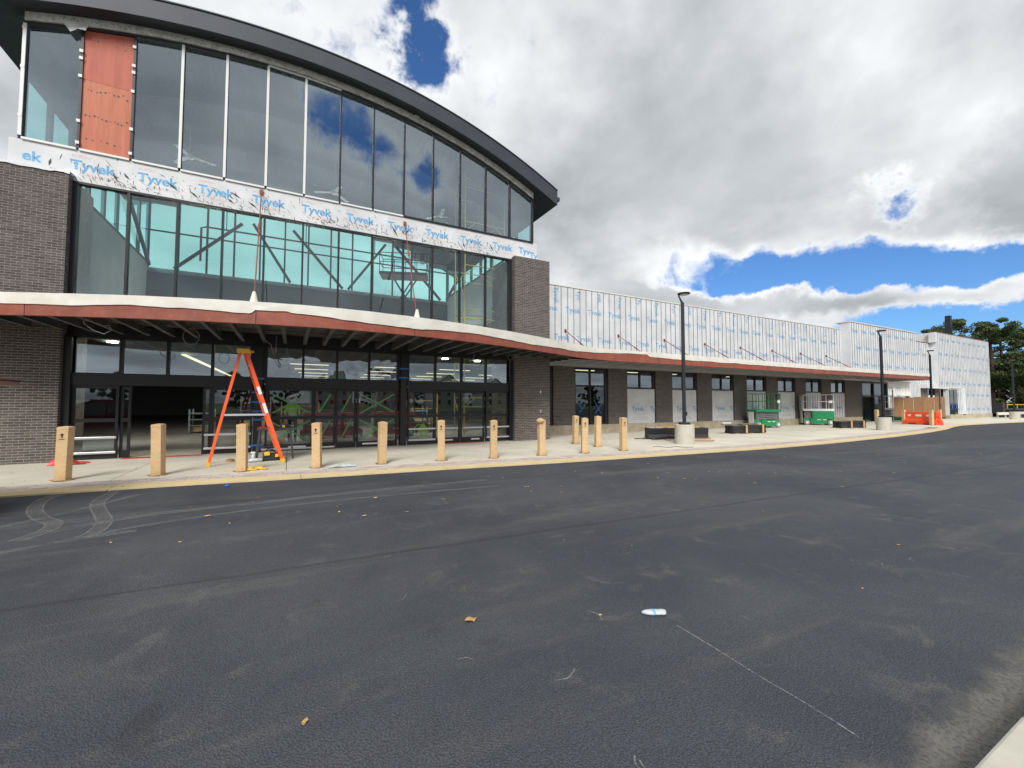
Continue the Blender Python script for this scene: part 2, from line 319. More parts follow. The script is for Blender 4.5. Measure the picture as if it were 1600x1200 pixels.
# ------------------------------------------------------------------ mesh helpers
def wloc(o):
    v = Vector((0, 0, 0))
    while o is not None: v += o.location; o = o.parent
    return v
def link(name, data, parent=None, loc=None):
    o = bpy.data.objects.new(name, data); COL.objects.link(o)
    if parent is not None: o.parent = parent
    if loc is not None: o.location = loc
    return o
def tag(o, label=None, cat=None, group=None, kind=None):
    if label: o['label'] = label
    if cat: o['category'] = cat
    if group: o['group'] = group
    if kind: o['kind'] = kind
    return o
def thing(name, label, cat, loc=(0, 0, 0), rz=0, group=None):
    o = link(name, None, None, loc); o.rotation_euler = (0, 0, rz); o.empty_display_size = .2
    return tag(o, label, cat, group)
class MB:
    def __init__(s): s.v = []; s.f = []
    def add(s, vs, fs):
        k = len(s.v); s.v += [tuple(p) for p in vs]; s.f += [tuple(i + k for i in f) for f in fs]; return s
    def box(s, x0, x1, y0, y1, z0, z1):
        return s.add([(x0, y0, z0), (x1, y0, z0), (x1, y1, z0), (x0, y1, z0), (x0, y0, z1), (x1, y0, z1), (x1, y1, z1), (x0, y1, z1)],
                     [(3, 2, 1, 0), (4, 5, 6, 7), (0, 1, 5, 4), (1, 2, 6, 5), (2, 3, 7, 6), (3, 0, 4, 7)])
    def bar(s, a, b, wd, ht, up=(0, 0, 1)):
        a = Vector(a); b = Vector(b); d = (b - a).normalized(); u = Vector(up)
        if abs(d.dot(u)) > .98: u = Vector((1, 0, 0))
        r = d.cross(u).normalized(); u = r.cross(d).normalized()
        r *= wd / 2; u *= ht / 2
        vs = [a - r - u, a + r - u, a + r + u, a - r + u, b - r - u, b + r - u, b + r + u, b - r + u]
        return s.add(vs, [(0, 1, 2, 3), (7, 6, 5, 4), (4, 5, 1, 0), (5, 6, 2, 1), (6, 7, 3, 2), (7, 4, 0, 3)])
    def tube(s, pts, r, n=8, close=True):
        pts = [Vector(p) for p in pts]; rs = r if isinstance(r, (list, tuple)) else [r] * len(pts)
        k0 = len(s.v); prev = None
        for i, p in enumerate(pts):
            d = (pts[min(i + 1, len(pts) - 1)] - pts[max(i - 1, 0)]).normalized()
            if prev is None:
                u = Vector((0, 0, 1)) if abs(d.z) < .9 else Vector((1, 0, 0))
            else: u = prev
            a = d.cross(u).normalized(); u = a.cross(d).normalized(); prev = u
            for j in range(n):
                t = 2 * math.pi * j / n
                q = p + (a * math.cos(t) + u * math.sin(t)) * rs[i]; s.v.append(tuple(q))
        for i in range(len(pts) - 1):
            for j in range(n):
                a = k0 + i * n + j; b = k0 + i * n + (j + 1) % n
                s.f.append((a, b, b + n, a + n))
        if close:
            s.f.append(tuple(k0 + j for j in range(n))[::-1]); e = k0 + (len(pts) - 1) * n
            s.f.append(tuple(e + j for j in range(n)))
        return s
    def lathe(s, c, prof, n=16, sx=1, sy=1):
        k0 = len(s.v)
        for r, z in prof:
            for j in range(n):
                t = 2 * math.pi * j / n; s.v.append((c[0] + r * sx * math.cos(t), c[1] + r * sy * math.sin(t), c[2] + z))
        for i in range(len(prof) - 1):
            for j in range(n):
                a = k0 + i * n + j; b = k0 + i * n + (j + 1) % n; s.f.append((a, b, b + n, a + n))
        s.f.append(tuple(k0 + j for j in range(n))[::-1]); e = k0 + (len(prof) - 1) * n; s.f.append(tuple(e + j for j in range(n)))
        return s
    def prism(s, poly, axis, a, b):
        """poly: 2-D outline; axis 'x','y','z' extruded from a to b"""
        def P(p, t): return {'x': (t, p[0], p[1]), 'y': (p[0], t, p[1]), 'z': (p[0], p[1], t)}[axis]
        n = len(poly); vs = [P(p, a) for p in poly] + [P(p, b) for p in poly]
        fs = [tuple(range(n))[::-1], tuple(range(n, 2 * n))] + [(i, (i + 1) % n, n + (i + 1) % n, n + i) for i in range(n)]
        return s.add(vs, fs)
    def mesh(s, name, m, off=(0, 0, 0), smooth=False):
        me = bpy.data.meshes.new(name); o = Vector(off)
        me.from_pydata([tuple(Vector(p) - o) for p in s.v], [], s.f); me.validate(); me.update()
        import bmesh
        bm = bmesh.new(); bm.from_mesh(me); bmesh.ops.recalc_face_normals(bm, faces=bm.faces); bm.to_mesh(me); bm.free()
        if m: me.materials.append(m)
        if smooth:
            for p in me.polygons: p.use_smooth = True
        return me
    def build(s, name, m, parent=None, smooth=False, bevel=0.0, local=False, **k):
        off = Vector((0, 0, 0)) if (parent is None or local) else wloc(parent)
        o = link(name, s.mesh(name, m, off, smooth), parent)
        if bevel:
            bv = o.modifiers.new('bevel', 'BEVEL'); bv.width = bevel; bv.segments = 2; bv.limit_method = 'ANGLE'
        return tag(o, **k)
def bx(x0, x1, y0, y1, z0, z1): return MB().box(x0, x1, y0, y1, z0, z1)
def copy_tree(o, parent=None):
    c = o.copy(); COL.objects.link(c); c.parent = parent
    for ch in list(o.children): copy_tree(ch, c)
    return c
_txt = {}
def text_mesh(s, size, m, bold=0.0, name='lettering', spacing=1.0):
    """lettering lying in the XZ plane, facing -Y, centred"""
    key = (s, size, m.name, bold)
    if key in _txt: return _txt[key]
    cu = bpy.data.curves.new('t', 'FONT'); cu.body = s; cu.size = size; cu.align_x = 'CENTER'; cu.align_y = 'CENTER'; cu.offset = bold; cu.space_character = spacing
    cu.resolution_u = 3
    ob = bpy.data.objects.new('t', cu); COL.objects.link(ob)
    dg = bpy.context.evaluated_depsgraph_get(); me = bpy.data.meshes.new_from_object(ob.evaluated_get(dg))
    bpy.data.objects.remove(ob); bpy.data.curves.remove(cu)
    me.transform(Matrix.Rotation(math.pi / 2, 4, 'X')); me.materials.clear(); me.materials.append(m); me.name = name
    _txt[key] = me
    return me
def letter(parent, me, loc, ry=0.0, name='lettering', rz=0.0):
    o = link(name, me, parent, Vector(loc) - wloc(parent)); o.rotation_euler = (0, ry, rz); return o

# ------------------------------------------------------------------ setting dimensions (metres)
D, Wm, X0 = 15.32, 1.0939, -5.19          # glass plane, mullion spacing, left jamb of the lower glazing
F = 15.0                                  # brick pier front
ZA, ZB, ZP = 8.388, 7.479, 7.573
XL, X1, X2 = -5.24, 8.015, 9.705
UL, UR = X0 - Wm, X0 + 13 * Wm            # upper glazing ends
CX, CZ, CR = -0.112, -8.04, 20.44         # arch of the glazing head
YB = 26.3                                 # rear wall of the tower
YW = 17.2                                 # wing wall
ZG = 0.025                                # pavement level above the asphalt
def arch(x, dr=0.0): return CZ + math.sqrt(max((CR + dr) ** 2 - (x - CX) ** 2, 0))

# ------------------------------------------------------------------ ground
def edge_lerp(pts, x):
    for (a, b), (c, d) in zip(pts, pts[1:]):
        if x <= c: return b + (d - b) * (x - a) / (c - a)
    return pts[-1][1]
CURB = [(-60, 12.6), (-12, 10.4), (-4.1, 10.03), (-2, 9.93), (0.6, 9.66), (3.3, 9.45), (6.7, 9.1), (11.4, 8.86), (14.2, 8.68), (18.5, 8.72), (24.8, 9.05), (30, 9.55), (34.5, 10.2), (38, 10.95), (41.2, 11.45), (47.3, 11.49), (52.8, 11.15), (62, 10.9), (140, 9.5)]
def curb_y(x): return edge_lerp(CURB, x)
bx(-900, 900, -900, 900, -.30, -.012).build('ground', M['grass'], kind='structure')
asph = bx(-120, 400, -46, 60, -.25, 0.0).build('asphalt_road', M['asphalt'], kind='structure')
side = MB()
xs = [-60 + i * 2.0 for i in range(66)]
for a, b in zip(xs, xs[1:]):
    ya, yb = curb_y(a) + .02, curb_y(b) + .02
    side.add([(a, ya, .005), (b, yb, .005), (b, 17.6, .005), (a, 17.6, .005)], [(0, 1, 2, 3)])
walk = side.build('sidewalk', M['joint'], kind='structure')
# cream curb pieces
CW, PW = 0.52, 0.55
def strip_piece(mb, a, b, o0, o1, z0, z1, n=2):
    for i in range(n):
        p, q = a + (b - a) * i / n, a + (b - a) * (i + 1) / n
        vs = []
        for z in (z0, z1): vs += [(p, curb_y(p) + o0, z), (q, curb_y(q) + o0, z), (q, curb_y(q) + o1, z), (p, curb_y(p) + o1, z)]
        mb.add(vs, [(3, 2, 1, 0), (4, 5, 6, 7), (0, 1, 5, 4), (1, 2, 6, 5), (2, 3, 7, 6), (3, 0, 4, 7)])
    return mb
x = -15.0
while x < 66:
    strip_piece(MB(), x + .004, x + 3.04, 0.0, CW, -.05, ZG, 3).build('curb_stone', M['curb'], walk)
    x += 3.05
# paver band (joined: hundreds of small pavers)
pv = MB()
prow = 4
for r in range(prow):
    x = -8.0 + (r % 2) * .1
    while x < 34:
        o0 = CW + .004 + r * .137
        yy0, yy1 = curb_y(x), curb_y(x + .2)
        h = ZG + rnd.uniform(-.002, .003)
        vs = [(x + .004, yy0 + o0 + .004, .0), (x + .196, yy1 + o0 + .004, .0), (x + .196, yy1 + o0 + .133, .0), (x + .004, yy0 + o0 + .133, .0)]
        vs += [(p[0], p[1], h) for p in vs]
        pv.add(vs, [(4, 5, 6, 7), (0, 1, 5, 4), (1, 2, 6, 5), (2, 3, 7, 6), (3, 0, 4, 7)])
        x += .2
pv.build('paver_band', M['paver'], walk, kind='stuff')
# slabs
def slab(a, b, f0, f1, n=3):
    mb = MB()
    for i in range(n):
        p, q = a + (b - a) * i / n, a + (b - a) * (i + 1) / n
        vs = []
        for z in (0.0, ZG): vs += [(p, f0(p), z), (q, f0(q), z), (q, f1(q), z), (p, f1(p), z)]
        mb.add(vs, [(4, 5, 6, 7), (0, 1, 5, 4), (1, 2, 6, 5), (2, 3, 7, 6), (3, 0, 4, 7)])
    return mb
pe = lambda x: curb_y(x) + CW + PW + .006
x = -15.28
while x < 66:
    a, b = x + .008, x + 3.042
    f1 = lambda q: 13.15
    if x < 34: slab(a, b, pe, lambda q: 13.145).build('slab', M['conc'], walk)
    else: slab(a, b, lambda q: curb_y(q) + CW + .006, lambda q: 13.145).build('slab', M['conc'], walk)
    slab(a, b, lambda q: 13.155, lambda q: 17.4).build('slab', M['conc'], walk)
    x += 3.05
# white dust squares over the pavers
for i in range(13):
    xx = -3.3 + i * 1.05 + rnd.uniform(-.15, .15); y0 = curb_y(xx) + CW + rnd.uniform(.08, .2)
    mb = MB()
    mb.add([(xx, y0, ZG + .005), (xx + .42, y0 - .02, ZG + .005), (xx + .45, y0 + .22, ZG + .005), (xx + .02, y0 + .26, ZG + .005)], [(0, 1, 2, 3)])
    mb.build('chalk_patch', M['chalkw'], walk)

# near kerb, gutter and planted island by the camera
kb = thing('near_kerb', 'pale concrete kerb cutting the bottom right corner', 'kerb', (3, .4, 0))
for i in range(-8, 9):
    bx(i * 3.0 + .006, i * 3.0 + 2.994, .2, .68, -.05, .135).build('kerb_stone', M['lampbase'], kb, bevel=.015)
bx(-24, 27, -2.6, .2, -.05, .11).build('planting_island', M['grass'], kind='structure')
gm = MB(); n = 140
for i in range(n):
    a, b = -10 + i * .16, -10 + (i + 1) * .16
    f = lambda q: 1.35
    gm.add([(a, .68, .004), (b, .68, .004), (b, f(b), .004), (a, f(a), .004)], [(0, 1, 2, 3)])
gm.build('gutter_smear', M['smear'], asph)
# tyre marks
def ribbon(pts, wd, z, m, name, parent):
    pts = [Vector((p[0], p[1], 0)) for p in pts]
    # catmull rom
    out = []
    for i in range(len(pts) - 1):
        p0, p1, p2, p3 = pts[max(i - 1, 0)], pts[i], pts[i + 1], pts[min(i + 2, len(pts) - 1)]
        for k in range(8):
            t = k / 8; out.append(.5 * ((2 * p1) + (p2 - p0) * t + (2 * p0 - 5 * p1 + 4 * p2 - p3) * t * t + (3 * p1 - p0 - 3 * p2 + p3) * t ** 3))
    out.append(pts[-1]); mb = MB(); k = []
    for i, p in enumerate(out):
        d = (out[min(i + 1, len(out) - 1)] - out[max(i - 1, 0)]).normalized(); nrm = Vector((-d.y, d.x, 0)) * wd / 2
        mb.v += [(p.x - nrm.x, p.y - nrm.y, z), (p.x + nrm.x, p.y + nrm.y, z)]
    for i in range(len(out) - 1): mb.f.append((2 * i, 2 * i + 2, 2 * i + 3, 2 * i + 1))
    return mb.build(name, m, parent)
def tyre(pts, wd, z):
    ribbon(pts, wd, z, M['dust2'], 'tyre_mark', asph)
    for o_ in (-.46, .44):
        pv_ = [Vector((p[0], p[1])) for p in pts]; q_ = []
        for i, p in enumerate(pv_):
            d_ = (pv_[min(i + 1, len(pv_) - 1)] - pv_[max(i - 1, 0)]).normalized(); q_.append((p.x - d_.y * o_ * wd, p.y + d_.x * o_ * wd))
        ribbon(q_, wd * .13, z + .0015, M['dust'], 'tyre_mark', asph)
tyre([(-3.38, 9.98), (-3.42, 9.46), (-3.22, 8.68), (-2.91, 8.02), (-2.64, 7.61), (-2.57, 7.2), (-2.67, 6.83)], .17, .004)
tyre([(-2.66, 9.9), (-2.63, 9.14), (-2.53, 8.62), (-2.22, 7.77), (-2.09, 7.38), (-2.03, 6.93), (-2.07, 6.67)], .17, .004)
tyre([(-2.52, 7.12), (-2.16, 7.36), (-1.56, 7.58), (-.42, 7.68), (1.1, 7.81), (3.55, 7.84)], .17, .0055)
tyre([(-2.05, 6.61), (-1.73, 6.88), (-.77, 7.16), (.46, 7.29), (1.96, 7.26), (3.54, 7.14)], .10, .007)
ribbon([(-3.3, 7.4), (-2.7, 8.3), (-2.2, 9.3)], .14, .0085, M['dust2'], 'tyre_mark', asph)
ribbon([(-2.9, 6.2), (-2.2, 6.55), (-1.6, 6.7)], .14, .0085, M['dust2'], 'tyre_mark', asph)
ribbon([(2.43, 2.14), (2.42, 1.82), (2.4, 1.52), (2.4, 1.29), (2.38, 1.05)], .009, .004, M['chalk'], 'chalk_line', asph)
for k in range(26):
    a = rnd.uniform(0, 6.28); px, py = rnd.uniform(.2, 6), rnd.uniform(1.4, 6.5); L = rnd.uniform(.03, .09)
    ribbon([(px, py), (px + L * math.cos(a), py + L * math.sin(a)), (px + L * 2 * math.cos(a + .4), py + L * 2 * math.sin(a + .4))], rnd.uniform(.004, .009), .004, M['chalk'], 'scuff', asph)

# ------------------------------------------------------------------ bricks
BP, BL, BH = .0677, .2032, .057
def brick_face(mb, u0, u1, z0, z1, place, seed=0, skip=None):
    """running bond on a flat face; place(u, z, d) -> xyz, d = distance proud of the mortar plane"""
    rows = int(round((z1 - z0) / BP)); r2 = random.Random(seed)
    for r in range(rows):
        za = z0 + r * BP + .005; zb = min(za + BH, z1 - .004)
        if zb - za < .01: continue
        u = u0 - (BL / 2 if r % 2 else 0)
        while u < u1 - .005:
            a, b = max(u + .005, u0), min(u + BL - .005, u1)
            if b - a > .012 and not (skip and skip(a, b, r)):
                d = .004 + r2.uniform(-.0012, .0012)
                vs = [place(a, za, 0), place(b, za, 0), place(b, zb, 0), place(a, zb, 0), place(a, za, d), place(b, za, d), place(b, zb, d), place(a, zb, d)]
                mb.add(vs, [(4, 5, 6, 7), (0, 1, 5, 4), (1, 2, 6, 5), (2, 3, 7, 6), (3, 0, 4, 7)])
            u += BL
    return mb
def pier(parent, x0, x1, yf, yb, z0, z1, name='brick_pier', left=True, right=True, singles=0, seed=1, ret=None):
    core = bx(x0 + .007, x1 - .007, yf + .007, yb, z0, z1).build(name, M['mortar'], parent)
    picked = []
    def skip(a, b, r):
        if singles and len(picked) < singles and a > -6.5:
            picked.append((a, b, r)); return True
        return False
    mb = MB()
    brick_face(mb, x0, x1, z0, z1, lambda u, z, d: (u, yf + .007 - d, z), seed, skip)
    if left: brick_face(mb, yf, yb if ret is None else ret, z0, z1, lambda u, z, d: (x0 + .007 - d, u, z), seed + 1)
    if right: brick_face(mb, yf, yb if ret is None else ret, z0, z1, lambda u, z, d: (x1 - .007 + d, u, z), seed + 2)
    mb.build('brickwork', M['brick'], core, kind='stuff')
    meshes = {}
    for a, b, r in picked:
        L = round(b - a, 3)
        if L not in meshes:
            meshes[L] = bx(-L / 2, L / 2, -.004, .004, -BH / 2, BH / 2).mesh('brick', M['brick'])
        link('brick', meshes[L], core, Vector(((a + b) / 2, yf + .007 + rnd.uniform(-.001, .001), z0 + r * BP + .005 + BH / 2)) - wloc(core))
    return core

# ------------------------------------------------------------------ entrance tower
tower = thing('entrance_tower', 'tall arched glass entrance tower with brick piers and a printed wrap band', 'building', (1.4, D, 0))
pier(tower, -6.93, XL, F, 16.6, 0, ZP, singles=300, seed=11, ret=15.6)
pier(tower, X1, X2, F, 17.15, 0, ZP, seed=21)
for zz in (1.95, 1.15):   # small electrical boxes on the right pier
    bx(9.20, 9.26, F - .03, F + .004, zz, zz + .11).build('electrical_box', M['alum'], tower)
def pane(parent, x0, x1, z0, z1, m, y=D, name='pane', poly=None, th=.010):
    mb = MB().prism(poly, 'y', y, y + th) if poly else bx(x0, x1, y, y + th, z0, z1)
    xc = sum(v[0] for v in mb.v) / len(mb.v); zc_ = sum(v[2] for v in mb.v) / len(mb.v); ta, tb_ = rnd.gauss(0, .004), rnd.gauss(0, .003)
    mb.v = [(v[0], v[1] + ta * (v[0] - xc) + tb_ * (v[2] - zc_), v[2]) for v in mb.v]
    return mb.build(name, m, parent)
fr = M['frame']
# mid glazing: 12 bays
FW = .055
Z_mid0 = 3.72
for i in range(13):
    xx = X0 + i * Wm; wd = FW if 0 < i < 12 else .12
    bx(xx - wd / 2, xx + wd / 2, D - .09, D + .06, Z_mid0 + .06, ZB - .06).build('mullion', fr, tower)
bx(XL + .01, X1 - .01, D - .10, D + .065, ZB - .06, ZB).build('window_head', fr, tower)
bx(XL + .01, X1 - .01, D - .10, D + .065, Z_mid0, Z_mid0 + .06).build('window_sill', fr, tower)
for i in range(12):
    a, b = X0 + i * Wm + FW / 2, X0 + (i + 1) * Wm - FW / 2
    if i == 0: a += .035
    if i == 11: b -= .035
    pane(tower, a, b, Z_mid0 + .06, ZB - .06, G_mid)
# wrap band
band = bx(UL - .20, UR + .22, D - .045, D + .12, ZB, ZA - .05).build('wrap_band', M['tyvek'], tower)
# loose flap of wrap over the left pier
mb = MB(); n = 40; xa, xb = UL - .62, XL + .02
for i in range(n + 1):
    x_ = xa + (xb - xa) * i / n
    zl = 7.535 + .04 * noise.noise((x_ * 2.7, 0, 4)) + .02 * noise.noise((x_ * 9, 0, 4))
    yo = F - .022 - .012 * abs(noise.noise((x_ * 4, 3, 3)))
    mb.v += [(x_, yo, zl), (x_, F - .016, 7.60), (x_, D - .05, 7.64)]
for i in range(n):
    k = 3 * i; mb.f += [(k, k + 3, k + 4, k + 1), (k + 1, k + 4, k + 5, k + 2)]
mb.build('wrap_flap', M['tyvek'], tower)
T_big = text_mesh('Tyvek', .36, M['print'], .010)
T_dup = text_mesh('DUPONT', .10, M['redprint'], .002)
T_com = text_mesh('CommercialWrap', .105, M['redprint'], .001)
for i in range(12):
    xx = -6.66 + .40 + i * 1.385
    if xx > 9.0: break
    if i == 11: break
    letter(band, T_big if i else text_mesh('ek', .36, M['print'], .010), (xx if i else -6.06, D - .0475, 7.93))
    if i == 0: continue
    letter(band, T_dup, (xx - .22, D - .0475, 8.18), name='small_print')
    letter(band, T_com, (xx + .12, D - .0475, 7.70), name='small_print')
letter(band, text_mesh('Tyv', .36, M['print'], .010), (8.62, D - .0475, 7.93)); letter(band, text_mesh('Ty', .36, M['print'], .010), (9.07, D - .0475, 7.80))
# black sealant smears on the band
mb = MB(); r3 = random.Random(5)
for k in range(430):
    c = r3.gauss(0, 1); xx = r3.choice([-4.9, -4.3, -4.0, -2.6, -1.5, -.6, .8, 1.3, 2.3, 3.4, 4.8, 6.1, 6.7]) + r3.gauss(0, .42)
    zz = 7.52 + abs(r3.gauss(0, .28)); zz = min(zz, 8.3)
    L = abs(r3.gauss(.05, .03)) + .015; a = r3.gauss(2.1, .5); wd = r3.uniform(.004, .012)
    if k < 14: L *= 2.0; wd = .03; zz = r3.uniform(7.7, 7.95)
    if not (UL < xx < UR): continue
    dx_, dz_ = L * math.cos(a), L * math.sin(a); nx, nz = -math.sin(a) * wd, math.cos(a) * wd
    y = D - .0483 - (k % 7) * .0001
    mb.add([(xx - dx_, y, zz - dz_), (xx + nx, y, zz + nz), (xx + dx_, y, zz + dz_), (xx - nx, y, zz - nz)], [(0, 1, 2, 3)])
mb.build('sealant_smears', M['seal'], band, kind='stuff')
# upper glazing: 14 bays, arched head
ZU = ZA
for i in range(15):
    xx = UL + i * Wm; zt = arch(xx) + .03
    wcap = i in (0, 3, 4, 5, 6)
    mm = bx(xx - .028, xx + .028, D - .07, D + .06, ZU + .004, zt - .06).build('mullion', fr, tower)
    if wcap: bx(xx - .034, xx + .034, D - .095, D - .072, ZU + .03, zt - .07).build('mullion_cap', M['framew'], mm)
for i in range(14):
    a, b = UL + i * Wm, UL + (i + 1) * Wm
    za, zb = arch(a), arch(b)
    a2, b2 = a + .028, b - .028
    white = i in (5,)
    MB().prism([(a, za - .05), (b, zb - .05), (b, zb + .02), (a, za + .02)], 'y', D - .08, D + .06).build('window_head', fr, tower)
    if i in (5, 6): MB().prism([(a, za - .055), (b, zb - .055), (b, zb + .0), (a, za + .0)], 'y', D - .1, D - .082).build('head_cap', M['framew'], tower)
    if i < 9: bx(a + .03, b - .03, D - .09, D + .06, ZU - .05, ZU + .004).build('window_sill', M['framew'], tower)
    else: bx(a, b, D - .09, D + .06, ZU - .05, ZU + .004).build('window_sill', fr, tower)
    sl = (zb - za) / (b - a)
    poly = [(a2, ZU + .01), (b2, ZU + .01), (b2, za + sl * (b2 - a) - .05), (a2, za + sl * (a2 - a) - .05)]
    if i == 1:
        zc = 10.35
        pl_ = MB().prism([(a2, ZU + .01), (b2, ZU + .01), (b2, zc), (a2, zc)], 'y', D - .03, D + .01).build('plywood_panel', M['redply2'], tower)
        MB().prism([(a2, zc + .004), (b2, zc + .004), poly[2], poly[3]], 'y', D - .034, D + .01).build('plywood_panel', M['redply'], tower)
        mb = MB()
        for zz, nn in ((10.12, 10), (9.35, 11), (8.72, 6), (11.5, 5)):
            for q in range(nn):
                px, pz = a2 + .06 + (b2 - a2 - .12) * (q + r3.uniform(-.2, .2)) / nn + .04, zz + r3.gauss(0, .03)
                rr = r3.uniform(.012, .032)
                mb.add([(px - rr, D - .0365, pz), (px, D - .0365, pz - rr), (px + rr, D - .0365, pz), (px, D - .0365, pz + rr)], [(0, 1, 2, 3)])
        mb.build('knots', M['seal'], pl_, kind='stuff')
    else:
        pane(tower, 0, 0, 0, 0, G_front, poly=poly)
# white glazing clips on the first mullions
for i, zs in ((0, (8.9, 10.2, 11.25)), (1, (8.5, 9.1, 10.35, 10.85, 11.05)), (2, (8.5, 9.2, 10.3, 10.85, 11.05, 11.6))):
    for zz in zs:
        xx = UL + i * Wm; bx(xx - .045, xx + .03, D - .10, D - .074, zz, zz + .08).build('glazing_clip', M['white'], tower)
# wrapped strip under the eave
for i in range(14):
    a, b = UL + i * Wm, UL + (i + 1) * Wm; n = 6; mb = MB()
    for k in range(n):
        p, q = a + (b - a) * k / n, a + (b - a) * (k + 1) / n
        lp, lq = arch(p) + .025 + .03 * noise.noise((p * 4, 2, 0)), arch(q) + .025 + .03 * noise.noise((q * 4, 2, 0))
        mb.add([(p, D - .12, lp), (q, D - .12, lq), (q, D - .12, arch(q, .26)), (p, D - .12, arch(p, .26)), (p, D + .06, lp), (q, D + .06, lq), (q, D + .06, arch(q, .26)), (p, D + .06, arch(p, .26))],
               [(0, 1, 2, 3), (0, 4, 5, 1), (7, 6, 5, 4)])
    st = mb.build('eave_wrap', M['tyvekd'], tower)
    mb = MB()
    for k in range(16):
        px = r3.uniform(a, b); pz = arch(px) + r3.uniform(.05, .2); L = r3.uniform(.01, .05); aa = r3.uniform(0, 3.1); wd = .008
        dx_, dz_ = L * math.cos(aa), L * math.sin(aa); nx, nz = -math.sin(aa) * wd, math.cos(aa) * wd
        mb.add([(px - dx_, D - .1222, pz - dz_), (px + nx, D - .1222, pz + nz), (px + dx_, D - .1222, pz + dz_), (px - nx, D - .1222, pz - nz)], [(0, 1, 2, 3)])
    mb.build('sealant_smears', M['seal'], st, kind='stuff')
# torn tag of wrap hanging by the plywood panel and one by the middle
MB().add([(-5.62, D - .13, 11.75), (-5.05, D - .13, 11.87), (-5.1, D - .19, 11.62), (-5.25, D - .2, 11.6), (-5.4, D - .17, 11.48)], [(0, 1, 2, 3, 4)]).build('torn_wrap', M['tyvekd'], tower)
MB().add([(3.85, D - .13, 12.16), (4.05, D - .13, 12.14), (4.2, D - .3, 12.42), (4.1, D - .3, 12.45)], [(0, 1, 2, 3)]).build('torn_wrap', M['tyvek'], tower)
# roof
OV, XE0, XE1 = .55, UL - .98, UR + .94
def roof_prism(r0, r1, y0, y1, n=44, x0=XE0, x1=XE1):
    top, bot = [], []
    for k in range(n + 1):
        x_ = x0 + (x1 - x0) * k / n; bot.append((x_, arch(x_, r0))); top.append((x_, arch(x_, r1)))
    mb = MB()
    for y in (y0, y1):
        for p in bot: mb.v.append((p[0], y, p[1]))
        for p in top: mb.v.append((p[0], y, p[1]))
    m_ = n + 1
    for k in range(n):
        mb.f += [(k, k + 1, m_ + k + 1, m_ + k), (2 * m_ + k, 3 * m_ + k, 3 * m_ + k + 1, 2 * m_ + k + 1), (k, 2 * m_ + k, 2 * m_ + k + 1, k + 1), (m_ + k, m_ + k + 1, 3 * m_ + k + 1, 3 * m_ + k)]
    mb.f += [(0, m_, 3 * m_, 2 * m_), (n, 2 * m_ + n, 3 * m_ + n, m_ + n)]
    return mb
roof = roof_prism(.24, .74, D - OV + .03, 27.2).build('roof', M['soffit'], tower)
roof_prism(.225, .76, D - OV, D - OV + .03).build('fascia', M['fascia'], roof)
roof_prism(.765, .80, D - OV - .03, D - OV + .2).build('drip_edge', M['fascia'], roof)
zt = arch(XE1, .24)
bx(XE1 + .004, XE1 + .12, D - OV - .02, 27.2, zt + .18, zt + .34).build('gutter', M['fascia'], roof, bevel=.02)
# corrugated deck under the roof
mb = MB(); pitch = .2; nx_ = int((UR - UL - .2) / (pitch / 4)); prof = (0, 0, .05, .05); ys_ = (D + .15, 19, 23, YB - .1)
for yy in ys_:
    for k in range(nx_ + 1):
        x_ = UL + .1 + (UR - UL - .2) * k / nx_; mb.v.append((x_, yy, arch(x_, .12) + prof[k % 4]))
for j in range(len(ys_) - 1):
    for k in range(nx_):
        a = j * (nx_ + 1) + k; mb.f.append((a, a + 1, a + nx_ + 2, a + nx_ + 1))
mb.build('roof_deck', M['deck'], roof)
# arched steel beams
for yy in (17.6, 20.4, 23.2):
    mb = MB(); 
    for k in range(20):
        p, q = UL + .1 + (UR - UL - .2) * k / 20, UL + .1 + (UR - UL - .2) * (k + 1) / 20
        mb.bar((p, yy, arch(p, -.1)), (q, yy, arch(q, -.1)), .16, .36)
    mb.build('roof_beam', M['intsteel'], roof)
# side and rear walls of the tower
ZS = 8.35
for xx, s in ((UL, -1), (UR, 1)):
    x_in, x_out = (xx - .1, xx + .02) if s < 0 else (xx - .02, xx + .1)
    bx(x_in, x_out, D + .13, YB, 5.3, ZS).build('side_wall', M['intwall'], tower)
    bx(x_in - .02, x_out + .02, D + .13, YB, ZS, ZS + .1).build('side_sill', M['intsteel'], tower)
    zt = arch(xx, .1)
    ys = [D + .13 + (YB - D - .13) * k / 8 for k in range(9)]
    for k in range(9):
        bx(x_in, x_out, ys[k] - .06, ys[k] + .06, ZS + .1, zt).build('side_post', M['intsteel'], tower)
    for k in range(8):
        bx(xx - .006, xx + .006, ys[k] + .06, ys[k + 1] - .06, ZS + .1, zt).build('side_pane', G_back, tower)
    mb = MB(); mb.bar((xx - s * .12, D + .6, ZS - .1), (xx - s * .12, 20.5, arch(xx) - .2), .12, .14); mb.bar((xx - s * .12, YB - .2, ZS - .1), (xx - s * .12, 21.2, arch(xx) - .2), .12, .14)
    mb.build('brace', M['intsteel'], tower)
ZR, ZRT = 8.17, 11.15
bx(UL, UR, YB, YB + .2, 5.2, ZR).build('rear_wall', M['intwall'], tower)
bx(UL, UR, YB - .12, YB - .005, 5.5, ZR - .25).build('rear_ledge', M['intsteel'], tower)
NB = 13; bw = (UR - UL) / NB
for k in range(NB + 1):
    xx = UL + k * bw; bx(xx - .04, xx + .04, YB, YB + .15, ZR, arch(xx, .2)).build('rear_mullion', M['intsteel'], tower)
